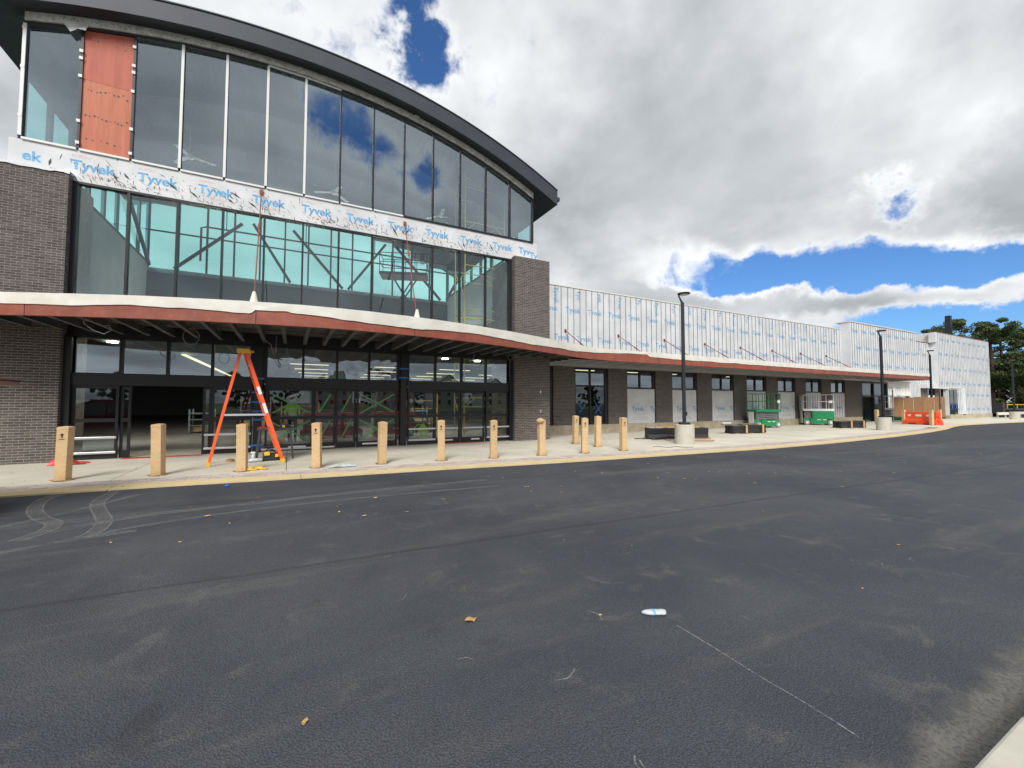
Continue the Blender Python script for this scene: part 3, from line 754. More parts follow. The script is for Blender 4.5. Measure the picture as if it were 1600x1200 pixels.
for k in range(NB):
    a = UL + k * bw; zt = max(arch(a + bw / 2) - .22 - .10 * (abs(k - 6) % 2), 10.2)
    bx(a + .04, a + bw - .04, YB + .05, YB + .06, ZR, zt).build('rear_pane', G_back, tower)
    bx(a + .04, a + bw - .04, YB + .02, YB + .12, zt, arch(a + bw / 2, .3)).build('rear_infill', M['intwall'], tower)
bx(UL, UR, YB + .02, YB + .1, 10.02, 10.08).build('rear_transom', M['intsteel'], tower)
for a, b, c, d in ((-5.2, ZR, -2.4, 11.0), (.0, 11.1, 2.6, ZR), (2.9, ZR, 5.0, 11.2), (5.6, 11.2, 8.5, ZR), (-1.9, 11.1, -.1, ZR)):
    MB().bar((a, YB - .2, b), (c, YB - .2, d), .13, .13).build('brace', M['intsteel'], tower)
mb = MB(); mb.tube([(-3.9, 24.5, 8.3), (-3.9, 24.5, 9.9), (-3.7, 24.5, 9.98), (8.6, 24.5, 9.98)], .045, 8)
for q in (-2.9, .6, 4.1, 7.4): mb.tube([(q, 24.5, 9.98), (q, 24.5, 11.6)], .02, 6)
mb.build('sprinkler_pipe', M['intsteel'], tower)
# ceiling over the vestibule
bx(XL + .02, X1 - .02, D + .25, 21.0, 3.44, 3.62).build('vestibule_ceiling', M['intwall'], tower)
bx(XL + .01, X1 - .01, D - .02, D + .24, 3.30, Z_mid0 - .003).build('spandrel', fr, tower)

# ---- storefront at ground level
ZT0, ZT1, ZH0 = 2.35, 3.30, 2.02
SECT = [(-5.15, -1.03, (-4.12, -3.10, -2.05)), (-.69, 3.45, (.375, 1.40, 2.435)), (3.77, 7.95, (4.81, 5.855, 6.875))]
for si, (a, b, mids) in enumerate(SECT):
    bx(a, b, D - .08, D + .10, ZH0, ZT0).build('door_header', fr, tower)
    xs_ = [a, *mids, b]
    for k, q in enumerate(xs_):
        wd = .035 if 0 < k < 4 else .06
        bx(q - wd, q + wd, D - .075, D + .095, ZT0, ZT1).build('mullion', fr, tower)
    gmat = G_wavy if si == 1 else G_tran
    for k in range(4):
        w0 = .035 if k else .06; w1 = .035 if k < 3 else .06
        pane(tower, xs_[k] + w0, xs_[k + 1] - w1, ZT0, ZT1, gmat, name='transom_pane')
    bx(a - .02, a + .02, D - .086, D + .09, 2.12, 2.14).build('sensor', M['white'], tower)
for a, b in ((XL - .005, -5.09), (-1.03 + .06, -.69 - .06), (3.45 + .06, 3.77 - .06), (7.89, X1 + .005)):
    bx(a, b, D - .16, D + .12, 0, 3.30).build('storefront_post', fr, tower)
def door(x0, x1, y=D, fixed=False, rail=1.07, label=None):
    d = thing('door', '', '', ((x0 + x1) / 2, y, 0)); d.parent = tower; d.location = Vector(((x0 + x1) / 2, y, 0)) - tower.location
    for k in ('label', 'category'):
        if k in d: del d[k]
    s = .06
    bx(x0, x0 + s, y - .03, y + .03, ZG + .01, ZH0 - .003).build('stile', fr, d)
    bx(x1 - s, x1, y - .03, y + .03, ZG + .01, ZH0 - .003).build('stile', fr, d)
    bx(x0 + s, x1 - s, y - .03, y + .03, ZG + .01, .23).build('rail', fr, d)
    bx(x0 + s, x1 - s, y - .03, y + .03, rail - .05, rail + .05).build('rail', fr, d)
    bx(x0 + s, x1 - s, y - .03, y + .03, ZH0 - .09, ZH0 - .003).build('rail', fr, d)
    bx(x0 + s, x1 - s, y - .006, y + .006, .23, rail - .05).build('pane', G_low, d)
    bx(x0 + s, x1 - s, y - .006, y + .006, rail + .05, ZH0 - .09).build('pane', G_low, d)
    return d
def tape(d, pts, m, y, wd=.045):
    for k, (a, b) in enumerate(pts):
        MB().bar((a[0], y - .006 - .003 * k, a[1]), (b[0], y - .006 - .003 * k, b[1]), .003, wd, up=(0, -1, 0) if False else (0, 0, 1)).build('tape', m, d)
def pushbars(d, x0, x1, y, zs=(.60, .20)):
    for z in zs: bx(x0, x1, y - .10, y - .04, z - .03, z + .03).build('push_bar', M['alum'], d, bevel=.008)
d = door(-5.08, -4.14); pushbars(d, -5.06, -4.15, D)
d = door(-4.12, -3.90, D + .09)
d = door(-2.27, -2.06, D + .09)
d = door(-2.04, -1.0); pushbars(d, -2.2, -1.02, D)
def xtape(d, x0, x1, both=True, y=D):
    for z0, z1 in ((1.2, 1.86), (.30, .98)):
        if both: tape(d, [((x0 + .03, z1 - .02), (x1 - .05, z0 + .04)), ((x0 + .08, z0 + .02), (x1 - .02, z1 - .01))], M['greentape'], y - .012)
        else: tape(d, [((x0 + .1, z0 + .03), (x1 - .08, z1 - .02))], M['greentape'], y - .012)
d = door(-.66, .70); xtape(d, -.55, .62); bx(.0, .5, D - .036, D - .031, .12, .17).build('door_decal', M['white'], d)
d = door(.71, 1.38, D + .09); xtape(d, .78, 1.31, False, D + .09)
d = door(1.40, 2.03, D + .09); xtape(d, 1.47, 1.96, False, D + .09)
d = door(2.05, 3.42); xtape(d, 2.13, 3.32); bx(2.25, 2.75, D - .036, D - .031, .12, .17).build('door_decal', M['white'], d)
d = door(3.80, 4.80); pushbars(d, 3.82, 4.82, D)
d = door(4.82, 5.83, D + .09); bx(5.2, 5.55, D + .05, D + .058, .12, .17).build('door_decal', M['white'], d); bx(4.9, 5.75, D + .0, D + .05, .57, .61).build('push_bar', M['alum'], d)
d = door(5.86, 6.86, D + .09); bx(6.3, 6.65, D + .05, D + .058, .12, .17).build('door_decal', M['white'], d); bx(5.95, 6.8, D + .0, D + .05, .57, .61).build('push_bar', M['alum'], d)
d = door(6.89, 7.88); pushbars(d, 6.9, 7.9, D)
MB().bar((-.75, D - .1, .10), (1.35, D - .1, .10), .05, .05).build('threshold_bar', M['alum'], tower)
bx(-4.0, -2.2, D - .3, D + .02, ZG, ZG + .006).build('red_threshold', M['tarp'], tower)
bx(4.9, 6.8, D - .22, D + .02, ZG, ZG + .006).build('red_threshold', M['tarp'], tower)
# blue tape round the posts
for xx, zs in ((-.86, (2.26, 1.84, 1.54, 1.26, 1.0, .22)), (3.61, (2.74, 2.42))):
    for z in zs:
        bx(xx - .165, xx + .165, D - .164, D - .161, z, z + .05).build('tape', M['bluetape'], tower)
# ---- interior of the store
store = thing('store_interior', 'dim unfinished shop floor with strip lights behind the storefront glass', 'interior', (10, 40, 0))
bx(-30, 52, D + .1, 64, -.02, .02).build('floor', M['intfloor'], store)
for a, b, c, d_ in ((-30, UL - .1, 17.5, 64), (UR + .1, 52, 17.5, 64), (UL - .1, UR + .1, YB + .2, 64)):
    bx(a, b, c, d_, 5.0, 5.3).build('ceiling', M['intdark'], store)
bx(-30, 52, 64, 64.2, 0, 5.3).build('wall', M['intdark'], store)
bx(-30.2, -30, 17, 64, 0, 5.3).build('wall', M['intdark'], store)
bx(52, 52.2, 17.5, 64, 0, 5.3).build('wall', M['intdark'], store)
for gx, Ln in ((-.6, 3.2), (5.4, 3.2), (10.8, 3.4), (16.3, 3.6)):
    for k in range(5):
        yy = 35 + k * 5.0; bx(gx + .6 + k * .35, gx + k * .35 + Ln, yy, yy + .16, 4.38, 4.43).build('strip_or_fill_light', M['light'], store)
bx(-3.62, -3.48, 19.7, 26.4, 3.33, 3.37).build('strip_or_fill_light', M['light'], store)
bx(-3.62, -3.48, 26.8, 34.6, 3.33, 3.37).build('strip_or_fill_light', M['light'], store)
for gx in (-4.5, -.5, 3.5, 7.0):  # unseen strips above the vestibule ceiling, added to brighten the store behind the doors
    for yy in (21.6, 24.5): bx(gx, gx + 1.8, yy, yy + .25, 4.90, 4.95).build('strip_or_fill_light', M['bright'], store)
for xx, yy in ((-4.86, 17.2), (-1.47, 16.1), (3.9, 15.9), (7.4, 17.4), (5.8, 17.1)):
    MB().lathe((xx, yy, 3.40), [(.13, 0), (.13, .03)], 14).build('downlight', M['bright'], store)
for k in range(5):
    xx = 14.2 + k * 3.43
    bx(xx, xx + 1.6, 19.6, 19.8, 3.42, 3.46).build('strip_or_fill_light', M['light'], store)
RACKS = [(-2.6, 30, 1.6, .8, 1.9, 'grey shelf rack deep in the store, seen through the open doorway'), (-.5, 33, 2.4, .9, 1.6, 'wide wooden rack far back behind the taped doors'), (6.2, 24, .9, .9, 1.3, 'small pale rack behind the right hand sliding doors'),
         (5.2, 21.5, 1.4, .7, .9, 'low grey rack just inside the right hand sliding doors'), (7.0, 28, 2.0, .8, 2.1, 'tall wooden rack at the back right of the entrance'), (-4.4, 26, 1.0, 1.0, 1.2, 'pale square rack behind the leftmost sidelight')]
for k, (xx, yy, sx, sy, h, lab) in enumerate(RACKS):
    rk = thing('shelf_rack', lab, 'rack', (xx + sx / 2, yy + sy / 2, .02), 0, 'racks inside the store'); m_ = [M['grey'], M['wood'], M['intwall']][k % 3]
    for z in range(4): bx(xx, xx + sx, yy, yy + sy, .08 + z * h / 4, .12 + z * h / 4).build('shelf', m_, rk)
    for q in (0, sx - .06):
        for r_ in (0, sy - .06): bx(xx + q - .002, xx + q + .062, yy + r_ - .002, yy + r_ + .062, .02, h + .02).build('upright', m_, rk)
    bx(xx + .2, xx + sx - .1, yy + .1, yy + sy - .1, .121, h * .33).build('carton', M['card'], rk)

# ------------------------------------------------------------------ long wing
wing = thing('store_wing', 'long low store wing clad in white printed housewrap above dark brick piers', 'building', (38, YW, 0))
ZWT, ZWH, ZPL = 7.33, 3.36, .45
XM0, XM1, YM, ZM = 38.3, 49.8, 16.55, 7.85        # raised middle block
XF0, XF1, YF, ZF = 54.7, 68.5, 16.63, 8.35        # far block
wrap = bx(9.0, 54.7, YW, YW + .3, ZWH, ZWT).build('wrap_wall', M['tyvek'], wing)
bx(9.0, XM0, YW - .03, YW + .4, ZWT, ZWT + .06).build('parapet_cap', M['membrane'], wing)
bx(XM1, XF0, YW - .03, YW + .4, ZWT, ZWT + .05).build('parapet_cap', M['redsteel'], wing)
midb = bx(XM0, XM1, YM, YW - .004, 3.46, ZM).build('wrap_block', M['tyvek'], wing)
bx(XM0 - .05, XM1 + .05, YM - .05, YW + .3, ZM, ZM + .07).build('parapet_cap', M['membrane'], wing)
farb = MB().box(57.0, XF1, YF, YF + .4, 0.35, ZF).box(XF0, 57.0, YF, YF + .4, 2.95, ZF).box(XF0, XF0 + .3, YF + .401, 30, 2.95, ZF).box(XF1 - .3, XF1, YF + .401, 40, .35, ZF).build('wrap_block', M['tyvek'], wing)
bx(XF0 - .04, XF1 + .02, YF - .03, YF + .5, ZF, ZF + .05).build('parapet_cap', M['redsteel'], wing)
bx(XF0 - .3, XF0 - .004, YF, YF + .5, 7.38, ZF - .02).build('parapet_return', M['tyvek'], wing)
bx(57.4, 60.9, YF - .06, YF - .003, 3.02, 3.09).build('ledge', M['membrane'], wing)
bx(60.2, 60.9, YF - .06, YF - .003, .36, 3.015).build('recess_jamb', M['tyvek'], wing)
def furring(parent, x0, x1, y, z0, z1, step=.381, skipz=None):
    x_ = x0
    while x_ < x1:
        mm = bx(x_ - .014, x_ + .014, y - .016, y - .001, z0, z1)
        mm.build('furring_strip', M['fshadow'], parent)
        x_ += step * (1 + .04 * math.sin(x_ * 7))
T_big = text_mesh('Tyvek', .36, M['printw'], .010)
furring(wrap, 9.9, XM0 - .1, YW, ZWH + .4, ZWT - .02)
furring(wrap, XM1 + .2, XF0 - .3, YW, ZWH, ZWT - .02)
furring(midb, XM0 + .2, XM1, YM, 3.75, ZM - .02)
furring(farb, XF0 + .2, XF1, YF, 3.1, ZF - .02)
furring(farb, 61.0, XF1, YF, .36, 3.09)
furring(farb, 57.2, 60.2, YF, .36, 3.0)
x_ = 11.15
k = 0
while x_ < 53.5:
    if not (XM0 - .3 < x_ < XM1 + .3):
        letter(wrap, T_big, (x_, YW - .004, 6.19))
        letter(wrap, T_big, (x_ + .68, YW - .004, 4.79))
        s = ['Tyvek', 'Tyv', 'vek', 'Tyve', 'Ty'][k % 5]
        letter(wrap, text_mesh(s, .34, M['printw'], .008), (x_ + .35, YW - .004, {'Tyvek': 6.85, 'Tyv': 7.0, 'vek': 7.0, 'Tyve': 6.92, 'Ty': 7.1}[s]), ry=math.pi / 2)
    x_ += 1.365; k += 1
for b_, x0_, x1_, yy, zs in ((midb, XM0 + .7, XM1, YM, (4.6, 5.9, 7.2)), (farb, XF0 + .6, XF1 - .2, YF, (3.5, 4.9, 6.3, 7.7))):
    for r_, zz in enumerate(zs):
        x_ = x0_ + (r_ % 2) * .5
        while x_ < x1_ - .3: letter(b_, T_big, (x_, yy - .004, zz)); x_ += 1.4
for zz in (.95, 2.4):
    x_ = 57.6
    while x_ < XF1 - .4:
        letter(farb, T_big, (x_, YF - .004, zz)); x_ += 1.4
for zz in (5.42,):
    bx(9.0, XM0, YW - .0035, YW + .0, zz, zz + 1.9 - .02).build('wrap_overlap', M['tyvek'], wrap) if False else None
# window bays and piers
def plinth(x0, x1, y=YW):
    a = x0
    while a < x1 - .05:
        b = min(a + 1.8, x1)
        bx(a + .004, b - .004, y - .06, y + .3, 0, ZPL).build('plinth_block', M['plinth'], wing, bevel=.006)
        a = b
plinth(X2, 41.2); plinth(50.0, 53.0); plinth(57.0, 68.5, YF - .0)
def window_bay(x0, x1, kind):
    t = .05
    wn = thing('window', '', '', ((x0 + x1) / 2, YW, ZPL)); wn.parent = wing; wn.location = Vector(((x0 + x1) / 2, YW, ZPL)) - wing.location
    for q in ('label', 'category'):
        if q in wn: del wn[q]
    y0, y1 = YW + .06, YW + .18; xm = (x0 + x1) / 2 ; zt = 2.42
    if kind != 'glass': zt = 2.36
    for a, b in ((x0, x0 + .06), (x1 - .16, x1)): bx(a, b, y0, y1, ZPL if kind == 'glass' else zt - .04, ZWH).build('frame', fr, wn)
    bx(x0 + .06, x1 - .16, y0, y1, ZWH - .12, ZWH).build('frame', fr, wn)
    bx(x0 + .06, x1 - .16, y0, y1, zt - .04, zt + .04).build('transom', fr, wn)
    bx(xm - .1, xm - .03, y0, y1, (ZPL if kind == 'glass' else zt + .04), ZWH - .12).build('mullion', fr, wn)
    for a, b in ((x0 + .06, xm - .1), (xm - .03, x1 - .16)):
        bx(a, b, YW + .12, YW + .13, zt + .04, ZWH - .12).build('pane', G_tran, wn)
        if kind == 'glass': bx(a, b, YW + .12, YW + .13, ZPL + .06, zt - .04).build('pane', G_low, wn)
    if kind == 'glass':
        bx(x0 + .06, x1 - .16, y0, y1, ZPL, ZPL + .06).build('frame', fr, wn)
        for c, sgn in ((x0 + .5, 1), (xm + .5, 1)):
            tape(wn, [((c - .22, 1.55), (c + .18, .98) if c > xm else (c - .02, 1.22)), ((c - .22, 1.02), (c + .2, 1.5))], M['bluetape'], YW + .11, .05)
    else:
        bd = bx(x0 + .01, x1 - .08, YW + .03, YW + .1, ZPL, zt - .045).build('wrapped_board', M['tyvek'], wn)
        yy = YW + .026
        if kind == 'wrap':
            for q, mm in ((xm - .28, T_big), ):
                letter(wn, mm, (q, yy, 1.22)); letter(wn, T_com, (q + .1, yy, .98), name='small_print'); letter(wn, T_dup, (q - .25, yy, 1.46), name='small_print')
            letter(wn, text_mesh('Ty', .36, M['print'], .010), (x1 - .22, yy, 1.22))
            for zz in (2.28, .75, .66): letter(wn, text_mesh('CommercialWrap  CommercialWrap', .08, M['redprint'] if zz > 2 else M['furring'], 0), (xm - .1, yy, zz), name='small_print')
        else:
            letter(wn, T_big, (xm + .1, yy, 1.22))
            furring(wn, x0 + .2, x1 - .15, YW + .03, ZPL + .02, zt - .06, .34)
wins = [(12.64 + 3.43 * k, 14.75 + 3.43 * k) for k in range(-1, 8)]
for k, (a, b) in enumerate(wins):
    window_bay(a, b, 'glass' if k < 2 else ('wrap' if k < 7 else 'fur'))
    e = b + 1.32
    if k == len(wins) - 1: e = 41.25
    pier(wing, b, e, YW, YW + .3, ZPL, ZWH, seed=40 + k)
bx(15.55, 15.61, YW - .05, YW, .62, .72).build('electrical_box', M['alum'], wing)
# entrance at the far end of the canopy
for a, b in ((41.25, 41.45), (43.3, 43.45), (45.7, 45.9)): bx(a, b, YW + .0, YW + .2, 0, ZWH).build('door_frame', fr, wing)
bx(41.45, 45.7, YW + .001, YW + .2, 3.2, ZWH).build('door_frame', fr, wing); bx(41.45, 43.3, YW + .02, YW + .18, 2.1, 2.2).build('door_frame', fr, wing); bx(43.45, 45.7, YW + .02, YW + .18, 2.1, 2.2).build('door_frame', fr, wing)
bx(41.45, 43.3, YW + .1, YW + .11, .03, 2.1).build('door_pane', G_low, wing); bx(43.45, 45.7, YW + .1, YW + .11, 2.2, 3.2).build('door_pane', G_low, wing); bx(41.45, 43.3, YW + .1, YW + .11, 2.2, 3.2).build('door_pane', G_low, wing)
bx(43.45, 45.7, YW + .1, YW + .11, .03, 2.1).build('door_pane', G_low, wing)
eb = bx(45.9, 50.4, YW + .01, YW + .25, .02, ZWH - .003).build('wrapped_board', M['tyvekd'], wing)
for zz in (2.2, 2.9):
    for q in (46.4, 47.9): letter(eb, T_big, (q, YW + .006, zz)); letter(eb, T_com, (q, YW + .006, zz - .25), name='small_print')
fb_ = bx(50.4, 52.4, YW + .01, YW + .25, .02, ZWH - .003).build('wrapped_board', M['tyvek'], wing); furring(fb_, 50.6, 52.3, YW + .01, .1, 3.3, .3)
pier(wing, 52.4, 54.0, YW, YW + .3, ZPL, ZWH - .4, seed=70)
bx(52.4, 57.0, YW - .5, YW + .3, 2.96, ZWH - .002).build('recess_soffit', M['tyvek'], wing)
window_bay(54.0, 55.7, 'wrap')
pier(wing, 55.7, 56.6, YW, YW + .3, ZPL, ZWH - .4, seed=71)
bx(56.6, 57.0, YW + .05, YW + .1, .3, 2.95).build('door_pane', G_low, wing)
gb = bx(57.05, 59.0, YF - .05, YF - .002, .35, 2.9).build('dark_glazing', M['carglass'], wing)
bx(57.98, 58.06, YF - .07, YF - .052, .35, 2.9).build('mullion', fr, gb)
tape(gb, [((57.3, 1.5), (57.7, .9)), ((57.3, .9), (57.7, 1.5)), ((58.3, 1.5), (58.7, .9)), ((58.3, .9), (58.7, 1.5))], M['bluetape'], YF - .06, .07)
bx(9.0, 68.4, YW + .5, 40, 5.35, 5.6).build('roof_slab', M['fascia'], wing)

# ------------------------------------------------------------------ canopy
CAN = [(-10, 14.9), (-8, 13.8), (-6.6, 13.1), (-5.33, 12.55), (-4.1, 12.08), (-3.1, 11.76), (-1.95, 11.48), (-.8, 11.27), (-.07, 11.15), (.9, 11.07), (1.81, 11.1), (3.19, 11.26), (4.3, 11.48), (5.71, 11.86), (7.33, 12.42), (8.71, 12.98), (9.86, 13.48), (10.6, 13.75), (11.3, 13.93), (12.5, 14.02), (44.6, 14.05)]
def can_y(x): return edge_lerp(CAN, x)
TOPZ = [(-10, 3.83), (-4.8, 3.83), (-1, 3.87), (8, 3.86), (45, 3.86)]
REDZ = [(-10, 3.59), (-4.1, 3.59), (-3.1, 3.645), (-1.95, 3.62), (-1.47, 3.60), (-.81, 3.59), (-.77, 3.68), (-.07, 3.685), (0, 3.66), (.9, 3.61), (1.81, 3.565), (3.19, 3.545), (3.3, 3.57), (4.3, 3.61), (5.71, 3.60), (7.33, 3.55), (8.71, 3.59), (9.86, 3.58), (11.13, 3.64), (13.16, 3.73), (14.3, 3.75), (14.45, 3.64), (17.7, 3.60), (17.8, 3.615), (24.5, 3.61), (30.2, 3.60), (45, 3.64)]
def smooth_y(x):
    if x > 12: return can_y(x)
    return sum(can_y(x + d) for d in (-.5, -.25, 0, .25, .5)) / 5
canopy = thing('entrance_canopy', 'red steel canopy draped with cream membrane, bowed over the entrance and running along the wing', 'canopy', (12, 14, 0))
ZC0, ZC1 = 3.36, 3.84
cuts = [-9.5, -4.9, -.72, 2.95, 10.1, 15.0, 18.6, 25.0, 31.4, 37.6, 44.5]
for a, b in zip(cuts, cuts[1:]):
    n = max(3, int((b - a) / .45)) if a < 12 else 3; mb = MB()
    for k in range(n):
        p, q = a + .006 + (b - a - .012) * k / n, a + .006 + (b - a - .012) * (k + 1) / n
        yp, yq = smooth_y(p), smooth_y(q); vs = []
        vs += [(p, yp, ZC0), (q, yq, ZC0), (q, yq + .09, ZC0), (p, yp + .09, ZC0)]; zp_, zq_ = edge_lerp(TOPZ, p) - .02, edge_lerp(TOPZ, q) - .02; vs += [(p, yp, zp_), (q, yq, zq_), (q, yq + .09, zq_), (p, yp + .09, zp_)]
        mb.add(vs, [(3, 2, 1, 0), (4, 5, 6, 7), (0, 1, 5, 4), (2, 3, 7, 6)] + ([(3, 0, 4, 7)] if k == 0 else []) + ([(1, 2, 6, 5)] if k == n - 1 else []))
    mb.build('fascia_beam', M['redsteel'], canopy)
bx(44.41, 44.5, 14.145, YW - .67, ZC0, ZC1).build('fascia_beam', M['redsteel'], canopy)
bx(44.43, 44.52, 14.03, YW - .67, ZC1 - .15, ZC1 + .02).build('membrane', M['membrane'], canopy)
# membrane: hangs over the front, ragged lower edge
n = 900; mb = MB()
for k in range(n + 1):
    x_ = -9.5 + 54.0 * k / n; y = smooth_y(x_)
    s_ = noise.noise((x_ * .9, 5, 0)) * .022 + noise.noise((x_ * 3.1, 8, 0)) * .012
    zt_ = edge_lerp(TOPZ, x_); zl = edge_lerp(REDZ, x_) + s_
    wv = .010 * noise.noise((x_ * 2.1, 2, 7))
    mb.v += [(x_, y - .016 - abs(wv) - .004, zl), (x_, y - .022 + wv, (zl + zt_) / 2), (x_, y - .02, zt_ + .006 * noise.noise((x_ * 2, 0, 3))), (x_, y + .5, zt_ + .01)]
for k in range(n):
    a = 4 * k
    for j in range(3): mb.f.append((a + j, a + 4 + j, a + 5 + j, a + 1 + j))
mem = mb.build('membrane', M['membrane'], canopy)
sm = mem.modifiers.new('thick', 'SOLIDIFY'); sm.thickness = .004; sm.offset = -1
# deck above and framing below
mb = MB(); n = 60
for k in range(n):
    p, q = -9.5 + 20.0 * k / n, -9.5 + 20.0 * (k + 1) / n
    back = D - .12 if q < 9.6 else YW - .05
    vs = []
    for z in (3.70, 3.79): vs += [(p, smooth_y(p) + .1, z), (q, smooth_y(q) + .1, z), (q, back, z), (p, back, z)]
    mb.add(vs, [(3, 2, 1, 0), (4, 5, 6, 7)])
mb.box(10.5, XM0 - .02, 14.15, YW - .02, 3.70, 3.79).box(XM0 - .02, 44.4, 14.15, YM - .02, 3.70, 3.79)
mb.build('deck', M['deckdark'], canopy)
x_ = -8.6
while x_ < 9.4:
    back = 14.9 if (x_ < XL + .1 or x_ > X1 - .1) else D - .2
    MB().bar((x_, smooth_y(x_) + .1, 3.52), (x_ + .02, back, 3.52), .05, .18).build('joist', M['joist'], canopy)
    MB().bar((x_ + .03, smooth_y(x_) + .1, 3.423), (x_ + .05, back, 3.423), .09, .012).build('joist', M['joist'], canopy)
    x_ += .56
for k, yy in enumerate((14.5, 15.0, 15.5, 16.0, 16.45, 16.9)):
    MB().box(10.3, 44.38, yy, yy + .04, 3.365, 3.395).build('purlin', M['purlin'], canopy)
x_ = 11.5
while x_ < 44.3:
    bx(x_, x_ + .08, 14.2, YW - .02 if x_ < 38 else YM - .02, 3.43, 3.65).build('joist', M['joist'], canopy); x_ += 1.715
for yy in (12.0, 13.0, 14.2):
    mb = MB()
    for k in range(14):
        p, q = -4.5 + k * .9, -4.5 + (k + 1) * .9
        if smooth_y(p) + .2 < yy and smooth_y(q) + .2 < yy: mb.bar((p, yy, 3.65), (q, yy, 3.65), .05, .04)
    if mb.v: mb.build('furring_channel', M['galv'], canopy)
bx(10.3, XM0 - .02, YW - .05, YW - .02, 3.37, 3.69).build('shade_strip', M['deckdark'], canopy)  # dark strip over the wrap, standing in for shade under the deck
# hanger rods
def rod(a, b, mid=.62, boot=False):
    rr = .016 if boot else .02
    a, b = Vector(a), Vector(b); h = MB().tube([a, b], rr, 8).build('hanger_rod', M['redsteel'], canopy, smooth=True)
    c = a.lerp(b, mid if not boot else .38); d = (b - a).normalized()
    MB().tube([c - d * .16, c - d * .12, c + d * .12, c + d * .16], [.018, .036, .036, .018], 8).build('turnbuckle', M['redsteel'], h)
    MB().box(a.x - .05, a.x + .05, a.y - .03, a.y + .02, a.z - .07, a.z + .07).build('wall_plate', M['redsteel'], h)
    if boot: MB().lathe((b.x, b.y, 3.86), [(.10, -.02), (.04, .24), (.026, .28)], 10).build('rod_boot', M['membrane'], h)
for k in range(8): rod((12.04 + 3.425 * k, YW - .02, 5.13), (12.04 + 3.425 * k, 15.15, 3.84))
rod((-.92, D - .06, 8.2), (-.78, 11.42, 3.88), boot=True); rod((3.6, D - .06, 8.1), (3.08, 11.5, 3.88), boot=True)
# loose wires hanging from the canopy
def wire(pts, r=.008, m=None): MB().tube(pts, r, 5).build('loose_wire', m or M['galv'], canopy, smooth=True)
wire([(-4.0, 12.3, 3.6), (-3.95, 12.3, 3.25), (-3.8, 12.3, 3.12), (-3.62, 12.3, 3.05), (-3.5, 12.3, 3.15), (-3.55, 12.3, 3.25), (-3.65, 12.3, 3.22)], .010)
t8 = [i * 2 * math.pi / 14 for i in range(15)]
wire([(-2.1 + .16 * math.cos(t), 12.4, 3.12 + .19 * math.sin(t)) for t in t8], .008)
wire([(-.62, 12.6, 3.5), (-.6, 12.6, 3.2), (-.45, 12.6, 3.05), (-.38, 12.6, 2.78), (-.34, 12.6, 2.85), (-.33, 12.6, 3.3)], .012)
wire([(7.35, 13.8, 3.45), (7.35, 13.8, 3.22), (7.2, 13.8, 3.12), (7.1, 13.8, 3.18), (7.1, 13.8, 3.28)], .01)
wire([(5.4, 13.0, 3.5), (5.42, 13, 3.2), (5.4, 13, 3.05)], .006)
for q in (15.2, 15.3, 19.0, 22.2, 22.25, 25.4, 28.9):
    wire([(q, 16.9, 3.4), (q - .02, 16.95, 3.0), (q + rnd.uniform(-.15, .1), 17.0, 2.6 + rnd.uniform(-.2, .3))], .007)

# ------------------------------------------------------------------ cardboard wrapped bollards
def make_bollard():
    root = thing('wrapped_bollard', 'x', 'bollard')
    mb = MB(); s = .094; h = 1.03
    ring = lambda q, z, tw=0.0: [(-q, -q, z), (q, -q + tw, z), (q, q, z), (-q, q - tw, z)]
    lv = [ring(s * 1.03, 0), ring(s, .03), ring(s * .985, .5), ring(s, h - .03), ring(s * .99, h)]
    for r_ in lv: mb.v += r_
    for i in range(len(lv) - 1):
        for j in range(4): mb.f.append((4 * i + j, 4 * i + (j + 1) % 4, 4 * i + 4 + (j + 1) % 4, 4 * i + 4 + j))
    mb.build('cardboard_sleeve', M['card'], root, bevel=.008)
    cap = MB().add([(-s * 1.04, -s * 1.04, h - .03), (s * 1.04, -s * 1.04, h - .035), (s * 1.04, s * 1.04, h - .03), (-s * 1.04, s * 1.04, h - .03), (-s * .95, -s * .95, h + .018), (s * .9, -s * .93, h + .01), (s * .95, s * .9, h + .022), (-s * .9, s * .95, h + .012), (0, 0, h + .035)],
                   [(0, 1, 5, 4), (1, 2, 6, 5), (2, 3, 7, 6), (3, 0, 4, 7), (4, 5, 8), (5, 6, 8), (6, 7, 8), (7, 4, 8)])
    cap.build('folded_top', M['card'], root)
    ft = MB()
    for a in range(4):
        c, s_ = math.cos(a * math.pi / 2), math.sin(a * math.pi / 2)
        pts = [(-.09, -.095, .006), (.09, -.095, .006), (.10, -.165, .016 + .012 * (a % 2)), (-.08, -.15, .006), (-.09, -.095, .012), (.09, -.095, .012), (.10, -.165, .022 + .012 * (a % 2)), (-.08, -.15, .012)]
        ft.add([(x * c - y * s_, x * s_ + y * c, z) for x, y, z in pts], [(3, 2, 1, 0), (4, 5, 6, 7), (0, 1, 5, 4), (1, 2, 6, 5), (2, 3, 7, 6), (3, 0, 4, 7)])
    ft.build('bottom_flaps', M['carddark'], root)
    ar = MB().add([(-.012, -s - .004, .84), (.012, -s - .004, .84), (.012, -s - .004, .89), (.034, -s - .004, .89), (0, -s - .004, .93), (-.034, -s - .004, .89), (-.012, -s - .004, .89)], [(0, 1, 2, 3, 4, 5, 6)])
    ar.add([(-.04, -s - .004, .805), (.04, -s - .004, .805), (.04, -s - .004, .818), (-.04, -s - .004, .818)], [(0, 1, 2, 3)])
    ar.build('arrow_print', M['black'], root)
    return root
